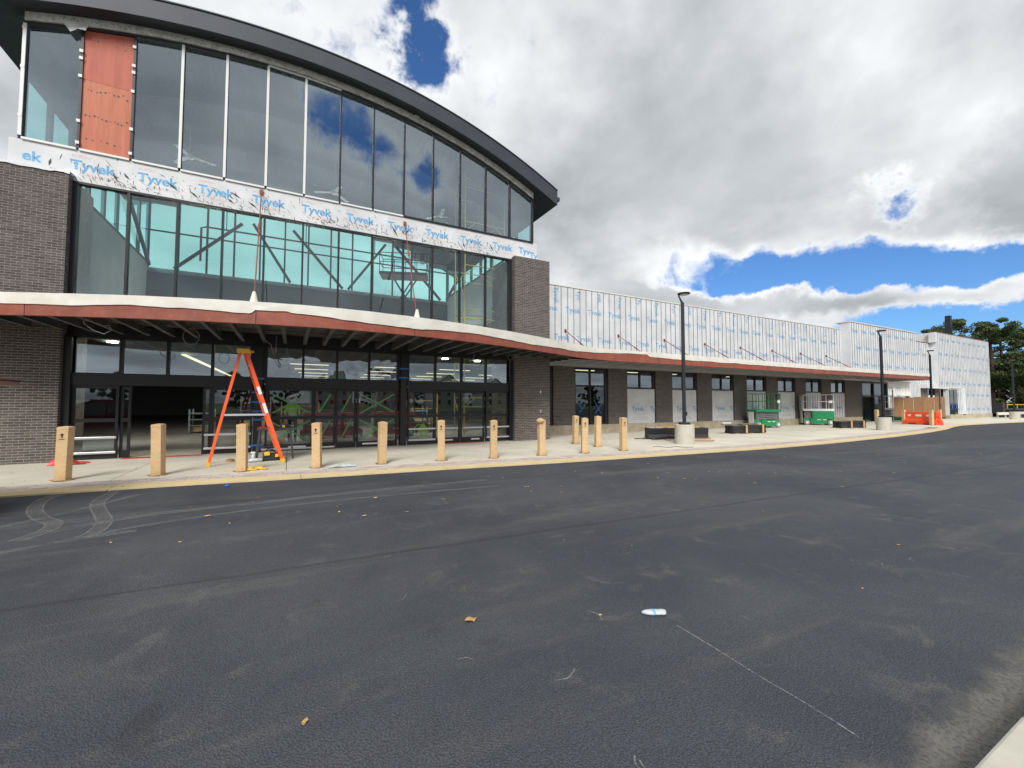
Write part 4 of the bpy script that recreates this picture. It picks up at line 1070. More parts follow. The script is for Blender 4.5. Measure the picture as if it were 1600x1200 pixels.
BOL = [(-3.90, 11.50, .30, 'cardboard wrapped bollard in front of the left brick pier, red tarp behind it'),
       (-2.41, 11.40, .15, 'cardboard wrapped bollard in front of the open dark doorway'),
       (-.90, 11.20, .35, 'cardboard wrapped bollard between the legs of the orange ladder'),
       (.61, 11.04, .05, 'cardboard wrapped bollard just right of the orange ladder, clear plastic scrap at its foot'),
       (2.09, 10.97, .9, 'cardboard wrapped bollard standing at the seam of the green taped doors and the dark post'),
       (3.60, 10.84, .0, 'cardboard wrapped bollard in front of the right hand sliding doors, next to the hi-vis bag'),
       (5.04, 10.67, .1, 'cardboard wrapped bollard in front of the rightmost door panel'),
       (6.56, 10.60, .4, 'cardboard wrapped bollard with crumpled top in front of the right brick pier'),
       (8.02, 10.46, -.2, 'cardboard wrapped bollard, front left one of the group of four by the wing corner'),
       (9.55, 10.43, .35, 'cardboard wrapped bollard, rightmost of the group of four by the wing corner'),
       (9.49, 12.93, .4, 'cardboard wrapped bollard, rear left one of the group of four by the wing corner'),
       (9.57, 11.74, .2, 'cardboard wrapped bollard, rear middle one of the group of four, rounded top'),
       (37.9, 14.9, .2, 'distant cardboard wrapped bollard half hidden behind the second lamp base'),
       (40.1, 14.15, .1, 'distant cardboard wrapped bollard at the left end of the orange barrier'),
       (39.5, 12.45, .0, 'distant cardboard wrapped bollard in front of the right part of the orange barrier'),
       (43.7, 13.3, .2, 'distant cardboard wrapped bollard at the right end of the orange barrier')]
b0 = make_bollard()
for i, (x_, y_, rz, lab) in enumerate(BOL):
    o = b0 if i == 0 else copy_tree(b0)
    o.location = (x_, y_, ZG); o.rotation_euler = (R(rnd.uniform(-1.3, 1.3)), R(rnd.uniform(-1.3, 1.3)), -.35 + rz * .5); o.scale = (1, 1, rnd.uniform(.985, 1.02))
    if i in (1, 2, 4, 7, 11, 12, 13, 14, 15):
        for c_ in list(o.children):
            if c_.name.startswith('arrow'): bpy.data.objects.remove(c_)
    tag(o, lab, 'bollard', 'cardboard wrapped bollards')
    if i == 7:
        mb = MB(); mb.lathe((-.06, -.06, 1.02), [(.02, -.06), (.10, -.05), (.12, .0), (.09, .05), (.03, .07)], 8)
        q = mb.build('crumpled_flap', M['card'], o, local=True)

# ------------------------------------------------------------------ step ladder
lad = thing('step_ladder', 'tall orange fibreglass step ladder with yellow top cap standing at the doors', 'ladder', (-.9, 12.6, ZG))
top = Vector((-1.0, 12.55, 2.88)); wv = Vector((-.10, .70, 0))
fn, ff = Vector((-.10, 12.36, ZG)), Vector((-.19, 13.06, ZG)); rn, rf = Vector((-1.68, 12.34, ZG)), Vector((-1.76, 12.98, ZG))
tn, tf = Vector((-.97, 12.42, 2.80)), Vector((-1.03, 12.80, 2.80)); un, uf = Vector((-1.10, 12.42, 2.80)), Vector((-1.15, 12.80, 2.80))
for a, b, wd in ((fn, tn, .085), (ff, tf, .085), (rn, un, .058), (rf, uf, .058)):
    d = (b - a).normalized(); rl = MB().bar(a + d * .08, b, .035, wd, up=(1, 0, .3)).build('rail', M['orange'], lad, bevel=.006)
    MB().bar(a, a + d * .10, .05, wd + .02, up=(1, 0, .3)).build('foot', M['yellow'], rl, bevel=.008)
for k in range(1, 9):
    t = k / 9.0; MB().bar(fn.lerp(tn, t), ff.lerp(tf, t), .085, .03).build('step', M['alum'], lad)
for k in (2, 4, 6, 8):
    t = k / 9.0; MB().bar(rn.lerp(un, t), rf.lerp(uf, t), .03, .03).build('rear_brace', M['alum'], lad)
for a, b, c, d in ((rn, un, fn, tn), (rf, uf, ff, tf)):
    MB().bar(a.lerp(b, .44), c.lerp(d, .44), .02, .035).build('spreader', M['alum'], lad)
MB().box(-1.18, -.90, 12.38, 12.84, 2.79, 2.90).build('top_cap', M['yellow'], lad, bevel=.015)
MB().box(-.92, -.82, 12.5, 12.7, 2.83, 2.87).build('top_tray', M['yellow'], lad, bevel=.01)
d = (tn - fn).normalized()
for t, L in ((.66, .10), (.5, .13)):
    p = fn + (tn - fn) * t; MB().bar(p - d * L + Vector((0, -.021, 0)), p + d * L + Vector((0, -.021, 0)), .004, .07, up=(1, 0, .3)).build('sticker', M['white'], lad)
# ------------------------------------------------------------------ work table and things round the ladder
tb = thing('folding_work_table', 'black folding work table behind the right leg of the ladder', 'table', (-.3, 13.35, ZG))
bx(-.75, .12, 13.15, 13.65, .80, .86).build('table_top', M['dgrey'], tb, bevel=.01)
for sx in (-.68, .04):
    MB().bar((sx, 13.2, .8), (sx - .08 * (1 if sx < -.3 else -1), 13.12, ZG), .05, .05).build('leg', M['dgrey'], tb)
    MB().bar((sx, 13.6, .8), (sx - .08 * (1 if sx < -.3 else -1), 13.68, ZG), .05, .05).build('leg', M['dgrey'], tb)
MB().bar((-.72, 13.4, .35), (.08, 13.4, .35), .03, .03).build('stretcher', M['dgrey'], tb)
dr = thing('cordless_drill', 'black and yellow power drill lying on the work table', 'drill', (-.1, 13.35, .861))
MB().box(-.2, .05, 13.32, 13.4, .865, .94).build('motor', M['black'], dr, bevel=.015); MB().box(-.16, -.09, 13.27, 13.32, .865, .93).build('grip', M['yellow'], dr, bevel=.01); MB().tube([(.05, 13.36, .9), (.13, 13.36, .9)], [.025, .015], 8).build('chuck', M['grey'], dr)
rg = thing('folded_rag', 'small red rag on the left end of the work table', 'rag', (-.62, 13.3, .861))
MB().lathe((-.62, 13.3, .861), [(.10, 0), (.11, .015), (.07, .035), (.02, .045)], 9, 1.2, .8).build('cloth', M['tarp'], rg)
bag = thing('tool_bag', 'black tool bag with yellow trim on the concrete under the ladder', 'bag', (-.42, 12.95, ZG))
MB().add([(-.6, 12.8, ZG), (-.2, 12.82, ZG), (-.18, 13.08, ZG), (-.58, 13.08, ZG), (-.58, 12.83, .25), (-.24, 12.85, .2), (-.24, 13.04, .2), (-.56, 13.04, .26)], [(3, 2, 1, 0), (4, 5, 6, 7), (0, 1, 5, 4), (1, 2, 6, 5), (2, 3, 7, 6), (3, 0, 4, 7)]).build('pouch', M['black'], bag, bevel=.03)
MB().box(-.55, -.42, 12.79, 12.82, .17, .27).build('yellow_panel', M['yellow'], bag, bevel=.01); MB().box(-.30, -.22, 12.80, 12.83, .12, .2).build('yellow_panel', M['yellow'], bag, bevel=.01)
MB().tube([(-.55, 12.94, .24), (-.48, 12.94, .33), (-.36, 12.94, .31), (-.28, 12.94, .2)], .015, 6).build('handle', M['black'], bag)
def bottle(name, label, loc, axis_y=None):
    t = thing(name, label, 'bottle', loc)
    x_, y_, z_ = loc
    MB().lathe(loc, [(.045, 0), (.05, .01), (.05, .15), (.025, .19), (.015, .20)], 12).build('body', M['plastic'], t, smooth=True)
    MB().box(x_ - .06, x_ + .04, y_ - .015, y_ + .015, z_ + .20, z_ + .245).build('trigger_head', M['white'], t, bevel=.006); MB().box(x_ - .055, x_ - .045, y_ - .01, y_ + .01, z_ + .15, z_ + .20).build('trigger', M['bluep'], t)
    return t
bottle('spray_bottle', 'white trigger spray bottle standing beside the tool bag', (-.80, 12.97, ZG))
bt = thing('lying_bottle', 'white plastic bottle with blue cap lying in front of the spray bottle', 'bottle', (-.75, 12.7, ZG))
MB().tube([(-.92, 12.68, .08), (-.87, 12.68, .08), (-.84, 12.69, .08), (-.6, 12.74, .08), (-.58, 12.74, .08)], [.02, .022, .05, .05, .03], 10).build('body', M['plastic'], bt, smooth=True); MB().tube([(-.96, 12.67, .08), (-.92, 12.68, .08)], .025, 8).build('cap', M['bluep'], bt)
gl = thing('work_gloves', 'pair of yellow work gloves lying by a bollard foot', 'gloves', (-.62, 11.2, ZG))
for k, (gx, gy, a) in enumerate(((-.70, 11.22, .2), (-.52, 11.28, -.3))):
    g_ = MB()
    for j, (dx_, dy_, L) in enumerate(((-.0, -.035, .11), (0, -.012, .13), (0, .012, .125), (0, .035, .10), (-.05, .06, .06))):
        ca, sa = math.cos(a), math.sin(a); p = Vector((gx + dx_ * ca - dy_ * sa, gy + dx_ * sa + dy_ * ca, ZG + .022))
        q = p + Vector((ca * L, sa * L, .002)); g_.tube([p, p.lerp(q, .6), q], [.015, .015, .008], 6)
    g_.tube([(gx - .14 * math.cos(a), gy - .14 * math.sin(a), ZG + .026), (gx - .04 * math.cos(a), gy - .04 * math.sin(a), ZG + .028), (gx + .03 * math.cos(a), gy + .03 * math.sin(a), ZG + .024)], [.045, .05, .042], 8)
    g_.build('glove', M['yellow'], gl, smooth=True)
tp = thing('tape_roll', 'brown tape roll lying on the concrete by the ladder foot', 'tape roll', (-1.33, 13.2, ZG))
MB().lathe((-1.33, 13.2, ZG), [(.05, 0), (.09, .0), (.09, .06), (.05, .06)], 16).build('roll', M['carddark'], tp); MB().lathe((-1.33, 13.2, ZG + .061), [(.045, 0), (.045, .004)], 14).build('core', M['black'], tp)
ta = thing('red_tarp', 'crumpled red tarp on the ground behind the leftmost bollard', 'tarp', (-4.85, 14.4, ZG))
mb = MB(); n = 9
for i in range(n):
    for j in range(n):
        u, v_ = i / (n - 1), j / (n - 1); hh = .17 * max(0, 1 - ((u - .3) ** 2 + (v_ - .5) ** 2) * 5) + .05 * noise.noise((u * 6, v_ * 6, 1))
        mb.v.append((-5.12 + u * .66 + .05 * noise.noise((v_ * 5, 1, 1)), 14.2 + v_ * .5, ZG + .008 + max(0, hh)))
for i in range(n - 1):
    for j in range(n - 1): a = i * n + j; mb.f.append((a, a + 1, a + n + 1, a + n))
mb.build('sheet', M['tarp'], ta)
hv = thing('hi_vis_bag', 'crumpled hi-vis yellow vest hung inside the right hand doors near the floor', 'vest', (4.35, D + .4, .02))
mb = MB(); mb.lathe((4.5, D + .45, .35), [(.05, -.05), (.2, 0), (.22, .12), (.12, .3), (.03, .42)], 9, 1.0, .5); mb.build('cloth', M['hivis'], hv)
MB().tube([(4.2, D + .4, .3), (4.15, D + .4, .6), (4.3, D + .4, .75), (4.48, D + .4, .7)], .02, 6).build('strap', M['hivis'], hv); MB().box(4.28, 4.62, D + .33, D + .37, .42, .47).build('reflective_band', M['offwhite'], hv)
ps = thing('plastic_scrap', 'scrap of crumpled clear plastic on the pavers beside a bollard', 'plastic', (1.15, 10.85, ZG))
mb = MB(); n = 8
for i in range(n):
    for j in range(n): u, v_ = i / 7, j / 7; mb.v.append((.85 + u * .6, 10.75 + v_ * .25, ZG + .012 + .07 * abs(noise.noise((u * 5, v_ * 5, 8)))))
for i in range(n - 1):
    for j in range(n - 1): a = i * n + j; mb.f.append((a, a + 1, a + n + 1, a + n))
mb.build('film', M['plastic'], ps)

# ------------------------------------------------------------------ lamp posts
def make_lamp():
    root = thing('lamp_post', 'x', 'lamp post')
    bs = MB().lathe((0, 0, 0), [(.35, -.02), (.35, .70), (.335, .72)], 32).build('concrete_base', M['lampbase'], root, smooth=False)
    MB().box(-.17, .17, -.17, .17, .721, .80).build('base_cover', M['lampblk'], root, bevel=.01)
    MB().box(-.055, .055, -.055, .055, .80, 5.35).build('pole', M['lampblk'], root, bevel=.008)
    MB().tube([(0, 0, 5.33), (-.06, 0, 5.45), (-.12, 0, 5.58), (-.13, 0, 5.66)], [.05, .035, .03, .035], 8).build('arm', M['lampblk'], root)
    hd = MB().lathe((0.06, 0, 5.66), [(.03, -.01), (.20, 0), (.24, .03), (.23, .055), (.12, .075), (.02, .08)], 24, 1.0, 1.0).build('lamp_head', M['lampblk'], root, smooth=True)
    MB().lathe((0.06, 0, 5.655), [(.15, -.012), (.16, 0)], 20).build('lens', M['offwhite'], hd)
    MB().box(.064, .10, -.04, .04, 1.05, 1.2).build('junction_box', M['lampblk'], root)
    return root
l0 = make_lamp()
for i, (x_, y_, lab) in enumerate(((13.19, 11.1, 'tall black lamp post on a round concrete base nearest the camera'), (30.02, 11.5, 'black lamp post, second along the wing, behind the last stack of panels'),
                                   (44.9, 14.1, 'black lamp post rising behind the orange barrier'), (61.3, 13.4, 'distant black lamp post on a concrete base right of the building'))):
    o = l0 if i == 0 else copy_tree(l0)
    o.location = (x_, y_, ZG); o.rotation_euler = (0, 0, -.55 if i == 0 else -.4); tag(o, lab, 'lamp post', 'lamp posts along the kerb')

# ------------------------------------------------------------------ stacks of black panels with lumber
def panel_stack(loc, rz, L, label, straps=2, pole=False, planks=False, h=.40):
    t = thing('panel_stack', label, 'panels', loc, rz, 'stacks of black panels')
    for k, y0 in enumerate((-.31, .01)):
        prof = [(y0 + .04, .03), (y0 + .27, .03), (y0 + .29, .06), (y0 + .25, .20), (y0 + .29, h - .03), (y0 + .27, h), (y0 + .04, h), (y0 + .01, h - .03), (y0 + .05, .20), (y0 + .01, .06)]
        b_ = MB().prism(prof, 'x', 0 + .05 * k, L).build('panel_bundle', M['blackpan'], t, local=True)
        MB().box(.08, L * .25, y0 + .05, y0 + .26, h + .002, h + .006).build('white_film', M['plastic'], b_, local=True)
    for k in range(3):
        xx = .15 + k * (L - .35) / 2; bx(xx, xx + .09, -.42, .42, 0, .03).build('skid', M['wood'], t, local=True)
    for k in range(straps):
        xx = L * (.35 + .5 * k / max(1, straps - 1)) if straps > 1 else L * .45
        bx(xx, xx + .09, -.36, .36, h + .007, h + .045).build('batten', M['wood'], t, local=True)
        bx(xx, xx + .09, -.365, -.325, .03, h + .005).build('batten', M['wood'], t, local=True)
    if pole:
        for j in range(4): MB().tube([(-.6 + j * .1, -.12 + j * .07, h + .075), (L - .5, -.14 + j * .07, h + .075)], .025, 8).build('metal_tube', M['grey'], t, local=True)
        MB().tube([(-.45, -.06, h + .115), (.1, -.06, h + .115)], [.06, .05], 8).build('wrapped_end', M['plastic'], t, local=True)
    return t
panel_stack((13.5, 13.35, ZG), -.42, 2.6, 'stack of black panels under loose planks behind the nearest lamp base', 0, h=.47)
panel_stack((19.45, 13.7, ZG), -.16, 2.15, 'stack of black panels with metal tubes and two wooden battens on top', 2, True, h=.40)
panel_stack((29.7, 13.7, ZG), -.22, 2.0, 'farther stack of black panels under a flat timber frame', 2, False, h=.42)
for k, (x_, y_, z_, a, L, lab) in enumerate(((13.9, 13.2, .50, -.42, 1.9, 'long pale plank lying on top of the nearest panel stack'), (14.2, 12.9, .50, -.35, 1.5, 'shorter pale plank on the front edge of the nearest panel stack'),
                                             (14.9, 12.95, .56, -.6, .9, 'brown board crossing the planks on the nearest panel stack'), (13.9, 11.75, ZG + .03, -.5, 1.2, 'brown board on the ground right of the nearest lamp base'),
                                             (14.3, 11.8, ZG + .08, -.35, .9, 'short brown board leaning on the pile right of the nearest lamp base'), (13.5, 12.3, ZG + .03, -.3, 1.0, 'dark weathered board on the ground left of the nearest lamp base'))):
    p = thing('plank', lab, 'plank', (x_, y_, z_), a, 'loose planks')
    bx(0, L, -.06, .06, 0, .035).build('board', M['wood'] if k < 2 else M['ply'], p, local=True, bevel=.004)
bn = thing('black_offcuts', 'heap of bent black metal offcuts in front of the nearest panel stack', 'scrap', (13.4, 12.55, ZG))
for k in range(6):
    x_, y_ = 13.2 + k * .12, 12.75 - k * .07; MB().bar((x_, y_, ZG + .03 + .03 * k), (x_ + .9, y_ - .35 + .06 * k, ZG + .06 + .03 * (k % 3)), .13, .02).build('strip', M['blackpan'], bn)
fs = thing('flat_black_sheet', 'thin dark sheet lying flat left of the nearest panel stack', 'sheet', (13.1, 13.4, ZG))
MB().prism([(12.95, 13.5), (13.55, 13.05), (13.75, 13.1), (13.15, 13.6)], 'z', ZG + .004, ZG + .02).build('sheet', M['blackpan'], fs)

# ------------------------------------------------------------------ scissor lifts
def scissor_lift(name, label, loc, rz, body, rail, up=0.0, group=None, L=1.86, W=.80, txt=None, deckm=None, sign=False, sidem=None):
    t = thing(name, label, 'scissor lift', loc, rz, group); hl, hw = L / 2, W / 2
    MB().prism([(-hl, .12), (hl, .12), (hl, .42), (hl - .1, .50), (-hl + .1, .50), (-hl, .42)], 'y', -hw + .12, hw - .12).build('chassis', body, t, local=True, bevel=.012)
    for s in (-1, 1):
        MB().prism([(-hl + .45, .09), (hl - .45, .09), (hl - .40, .46), (-hl + .40, .46)], 'y', s * hw - .06 * s - .05, s * hw - .06 * s + .05).build('side_tray', body, t, local=True, bevel=.01)
        for e in (-1, 1):
            wv = MB(); c = Vector((e * (hl - .22), s * (hw - .07), .19)); wv.tube([c - Vector((0, .065, 0)), c - Vector((0, .05, 0)), c + Vector((0, .05, 0)), c + Vector((0, .065, 0))], [.165, .19, .19, .165], 20)
            o = wv.build('wheel', M['rubber'], t, local=True, smooth=False)
            hb = MB().tube([c + Vector((0, s * .066, 0)), c + Vector((0, s * .075, 0))], .09, 12).build('hub', M['offwhite'], o, local=True)
    zb = .52; zp = zb + .46 + up; n = 4; dz = (zp - zb) / n
    for k in range(n):
        za = zb + k * dz + .02; zc = zb + (k + 1) * dz - .02; ex = math.sqrt(max(.2, (hl - .1) ** 2 - (dz * .5) ** 2))
        for s in (-1, 1):
            y = s * (hw - .16); MB().bar((-ex, y, za), (ex, y, zc), .035, .07).build('scissor_arm', M['grey'] if up == 0 else body, t, local=True)
            MB().bar((-ex, y - s * .05, zc), (ex, y - s * .05, za), .035, .07).build('scissor_arm', M['grey'] if up == 0 else body, t, local=True)
    MB().box(-hl, hl, -hw, hw, zp, zp + .15).build('platform', deckm or rail, t, local=True, bevel=.01)
    MB().box(-hl - .02, -hl - .003, -hw + .2, hw - .2, .14, zp).build('entry_ladder', M['offwhite'], t, local=True) if up == 0 else None
    rl = MB()
    for s in (-1, 1):
        for z in (.65, 1.12): rl.tube([(-hl + .02, s * (hw - .02), zp + z), (hl - .02, s * (hw - .02), zp + z)], .021, 6)
        for q in range(5): xx = -hl + .02 + (L - .04) * q / 4; rl.tube([(xx, s * (hw - .02), zp + .1), (xx, s * (hw - .02), zp + 1.12)], .019, 6)
    for e in (-1, 1):
        for z in (.65, 1.12): rl.tube([(e * (hl - .02), -hw + .02, zp + z), (e * (hl - .02), hw - .02, zp + z)], .021, 6)
    rl.build('guard_rail', rail, t, local=True)
    MB().box(hl - .35, hl - .12, -hw - .04, -hw + .08, zp + .78, zp + 1.10).build('control_box', M['dgrey'], t, local=True, bevel=.015); MB().box(hl - .33, hl - .14, -hw - .06, -hw - .041, zp + .55, zp + .72).build('manual_case', M['white'], t, local=True, bevel=.01)
    if sign:
        MB().prism([(-.40, .42), (hl - .02, .42), (hl - .02, .95), (-.40, .95)], 'y', -hw - .01, hw - .1).build('power_module', body, t, local=True, bevel=.02)
        sg = MB().box(-hl - .03, -hl - .005, -hw + .06, hw - .06, zp + .1, zp + 1.05).build('sign_board', M['offwhite'], t, local=True)
        MB().box(-hl - .034, -hl - .031, -.12, .12, zp + .62, zp + .66).build('sign_print', M['black'], sg, local=True); MB().box(-hl - .034, -hl - .031, -.14, .14, zp + .34, zp + .37).build('sign_print', M['black'], sg, local=True)
        MB().prism([(-.05, zp + .75), (.05, zp + .75), (0, zp + .84)], 'x', -hl - .034, -hl - .031).build('warning_triangle', M['yellow'], sg, local=True)
    if txt:
        for s_, dx_, z, size in txt:
            o = link('lettering', text_mesh(s_, size, M['white'], .004), t, (dx_, -hw - .012, z))
        MB().box(-hl + .3, hl - .3, -hw - .009, -hw - .004, .52, .80).build('name_panel', body, t, local=True)
    else:
        for q in (-.12, .22): MB().box(q, q + .22, -hw - .017, -hw - .0125, .36, .40).build('decal', M['white'], t, local=True)
    return t
scissor_lift('scissor_lift', 'green scissor lift with green rails behind the middle panel stack', (26.3, 16.1, ZG), -.25, M['green'], M['green'], group='parked scissor lifts')
scissor_lift('scissor_lift', 'green scissor lift with white platform and rails in front of the wing wall', (32.7, 16.3, ZG), -.75, M['green'], M['offwhite'], group='parked scissor lifts', sign=True)
l3 = scissor_lift('scissor_lift', 'distant green scissor lift with a flag banner half hidden by the orange barrier', (44.3, 16.2, ZG), -.75, M['green'], M['offwhite'], group='parked scissor lifts')
MB().box(-.95, -.94, -.36, .36, 1.15, 2.05).build('banner', M['offwhite'], l3, local=True)
for k in range(3): MB().box(-.956, -.951, -.25, .12, 1.50 + k * .1, 1.55 + k * .1).build('banner_stripe', M['redprint'], l3, local=True)
MB().box(-.956, -.951, .13, .26, 1.6, 1.82).build('banner_blue', M['bluep'], l3, local=True)
scissor_lift('scissor_lift', 'red scissor lift with white lettering parked inside the green taped doors', (1.55, 18.6, .02), 0.0, M['red'], M['red'], group='lifts inside the store', L=2.3, txt=[('the', -.62, .66, .16), ('20 XD', -.1, .66, .20), ('MEC', .62, .66, .22)])
scissor_lift('scissor_lift', 'second red scissor lift inside the store, right of the lettered one', (4.2, 19.6, .02), .1, M['red'], M['red'], group='lifts inside the store', L=1.8)
scissor_lift('scissor_lift', 'raised red scissor lift reaching up inside the glass tower', (5.2, 22.0, .02), -.35, M['dred'], M['dred'], up=7.1, group='lifts inside the store', L=2.4, W=1.1)

# ------------------------------------------------------------------ scaffold and fans inside the tower
sf = thing('scaffold_tower', 'yellow frame scaffold standing inside the right end of the glass tower', 'scaffold', (7.6, 17.5, .02))
for yy in (16.9, 18.1):
    for lv in range(6):
        z0 = .02 + lv * 1.92
        mb = MB()
        for xx in (6.55, 7.05): pass
        f_ = MB(); f_.tube([(6.6, yy, z0), (6.6, yy, z0 + 1.9)], .024, 6); f_.tube([(8.5, yy, z0), (8.5, yy, z0 + 1.9)], .024, 6)
        f_.tube([(6.6, yy, z0 + 1.75), (8.5, yy, z0 + 1.75)], .022, 6); f_.tube([(6.6, yy, z0 + 1.35), (8.5, yy, z0 + 1.35)], .018, 6)
        f_.tube([(6.6, yy, z0 + 1.3), (7.1, yy, z0 + 1.75)], .018, 6); f_.tube([(8.5, yy, z0 + 1.3), (8.0, yy, z0 + 1.75)], .018, 6)
        f_.build('end_frame', M['scaffold'], sf)
for lv in range(6):
    z0 = .02 + lv * 1.92
    for xx in (6.6, 8.5): MB().tube([(xx, 16.9, z0 + .3), (xx, 18.1, z0 + 1.7)], .014, 5).build('cross_brace', M['scaffold'], sf)
for k, (x_, y_, a) in enumerate(((-3.6, 19.8, .2), (1.6, 20.2, .75), (6.6, 20.2, .3))):
    fn_ = thing('ceiling_fan', ['white three bladed fan hanging behind the leftmost clear panes', 'white three bladed fan hanging in the middle of the tower', 'white three bladed fan hanging at the right of the tower'][k], 'fan', (x_, y_, 11.0), a, 'fans in the tower')
    MB().lathe((0, 0, 0), [(.06, -.1), (.14, -.06), (.14, .06), (.05, .1)], 12).build('hub', M['white'], fn_, local=True)
    MB().tube([(0, 0, .1), (0, 0, arch(x_) - 11.0)], .025, 6).build('rod', M['white'], fn_, local=True)
    for j in range(3):
        c, s = math.cos(j * 2.094), math.sin(j * 2.094); MB().bar((c * .1, s * .1, 0), (c * .85, s * .85, -.05), .16, .02).build('blade', M['white'], fn_, local=True)

# ------------------------------------------------------------------ worker in the store
def make_person(loc, rz):
    root = thing('person', 'worker in hi-vis vest and white hard hat standing inside the taped doors', 'person', loc, rz)
    V = [(0, 0, .95), (0, 0, 1.15), (0, .01, 1.36), (0, 0, 1.50), (0, -.015, 1.60), (0, -.01, 1.70),
         (.10, 0, .90), (.11, -.01, .50), (.11, .01, .09), (.11, -.11, .05), (-.10, 0, .90), (-.11, -.01, .50), (-.11, .01, .09), (-.11, -.11, .05),
         (.18, 0, 1.40), (.24, .02, 1.14), (.22, -.13, .93), (.21, -.20, .88), (-.18, 0, 1.40), (-.25, .02, 1.14), (-.22, -.15, .96), (-.21, -.22, .92)]
    E_ = [(0, 1), (1, 2), (2, 3), (3, 4), (4, 5), (0, 6), (6, 7), (7, 8), (8, 9), (0, 10), (10, 11), (11, 12), (12, 13), (2, 14), (14, 15), (15, 16), (16, 17), (2, 18), (18, 19), (19, 20), (20, 21)]
    rad = [.15, .145, .15, .06, .09, .085, .095, .065, .045, .04, .095, .065, .045, .04, .075, .052, .036, .035, .075, .052, .036, .035]
    me = bpy.data.meshes.new('body'); me.from_pydata(V, E_, []); ob = bpy.data.objects.new('b', me); COL.objects.link(ob)
    sk = ob.modifiers.new('s', 'SKIN'); sd = ob.modifiers.new('d', 'SUBSURF'); sd.levels = 2; sd.render_levels = 2
    for i, r_ in enumerate(rad): me.skin_vertices[0].data[i].radius = (r_, r_ * .85); me.skin_vertices[0].data[i].use_root = (i == 0)
    dg = bpy.context.evaluated_depsgraph_get(); m2 = bpy.data.meshes.new_from_object(ob.evaluated_get(dg)); bpy.data.objects.remove(ob)
    m2.materials.clear()
    for q in (M['skin'], M['denim'], M['hivis']): m2.materials.append(q)
    for p in m2.polygons:
        c = p.center; p.use_smooth = True
        p.material_index = 0 if (c.z > 1.47 or (abs(c.x) > .17 and c.z < 1.1 and c.z > .8)) else (1 if c.z < .96 else 2)
    link('body', m2, root)
    MB().lathe((0, -.01, 1.70), [(.15, 0), (.125, .012), (.115, .06), (.07, .105), (.02, .12)], 16, 1.0, 1.15).build('hard_hat', M['white'], root, local=True, smooth=True)
    for z in (1.08, 1.28): MB().lathe((0, 0, z), [(.165, 0), (.165, .04)], 16, 1.0, .85).build('reflective_band', M['offwhite'], root, local=True)
    MB().box(-.02, .02, -.12, -.085, 1.60, 1.635).build('nose', M['skin'], root, local=True, bevel=.008)
    return root
make_person((.12, 18.0, .02), .25)

# ------------------------------------------------------------------ barrier and plywood screen
ba = thing('water_barrier', 'orange plastic water filled barrier with white stickers in front of the plywood screen', 'barrier', (40.0, 13.15, ZG), -1.77)
prof = [(-.22, 0), (.22, 0), (.22, .25), (.12, .42), (.10, .92), (-.10, .92), (-.12, .42), (-.22, .25)]
sg_ = thing('corner', '', '', (0, 0, 0))
bpy.data.objects.remove(sg_)
for k in range(2):
    x0_ = -1.0
    seg = MB().prism(prof, 'x', x0_, x0_ + 1.96).build('segment', M['barrier'], ba, local=True, bevel=.03)
    if k: seg.location = (.50, .92, 0); seg.rotation_euler = (0, 0, 2.06)
    for q in (.35, 1.25): MB().box(x0_ + q, x0_ + q + .45, -.235, .235, .02, .10).build('foot_slot', M['dgrey'], seg, local=True)
    for q in (.25, .72, 1.35): MB().box(x0_ + q, x0_ + q + (.36 if q == .72 else .2), -.125, -.118, .58, .72).build('sticker', M['white'], seg, local=True)
    for z in (.3, .62): MB().tube([(x0_ + 1.93, 0, z), (x0_ + 2.04, 0, z)], .09, 10).build('hinge_lug', M['barrier'], seg, local=True)
ply = thing('plywood_screen', 'brown plywood screen on steel posts standing behind the orange barrier', 'screen', (43.6, 14.45, ZG), -1.2)
for k in range(5): bx(-1.45 + k * .58, -1.45 + k * .58 + .57, -.01, .01, .45, 2.02 - (.05 if k % 2 else 0)).build('plywood_sheet', M['ply'], ply, local=True)
for q in (-1.5, 1.2): MB().tube([(q, -.05, 0), (q, -.05, 2.6)], .035, 8).build('post', M['galv'], ply, local=True)
MB().box(-1.4, 1.4, .011, .05, .6, .69).build('rail', M['wood'], ply, local=True); MB().box(-1.4, 1.4, .011, .05, 1.8, 1.89).build('rail', M['wood'], ply, local=True)

# ------------------------------------------------------------------ parked car with raised tailgate at the left edge
car = thing('parked_car', 'dark red hatchback at the left edge with its tailgate raised', 'car', (-6.2, 8.6, 0), 0)
prof = [(-2.35, .32), (-1.9, .25), (1.95, .25), (2.2, .36), (2.24, .62), (2.16, .95), (2.02, 1.05), (1.75, 1.58), (1.5, 1.66), (-.2, 1.68), (-.55, 1.58), (-1.25, 1.02), (-2.2, .88), (-2.38, .6)]
body = MB()
for s, z in ((-1, 0), (1, 0)): pass
rows = [(-.90, .97), (-.93, 1.0), (-.6, 1.0), (.6, 1.0), (.93, 1.0), (.90, .97)]
for yy, sc_ in rows:
    for p in prof:
        tz = max(0, (p[1] - 1.0)) * .32; y2 = yy * (1 - tz) if abs(yy) > .5 else yy
        body.v.append((p[0] * sc_, y2, .25 + (p[1] - .25) * (sc_ if p[1] > .5 else 1)))
n = len(prof)
for r_ in range(len(rows) - 1):
    for j in range(n): a = r_ * n + j; b = r_ * n + (j + 1) % n; body.f.append((a, b, b + n, a + n))
body.f.append(tuple(range(n))[::-1]); body.f.append(tuple((len(rows) - 1) * n + j for j in range(n)))
body.build('body', M['carred'], car, local=True, bevel=.04)
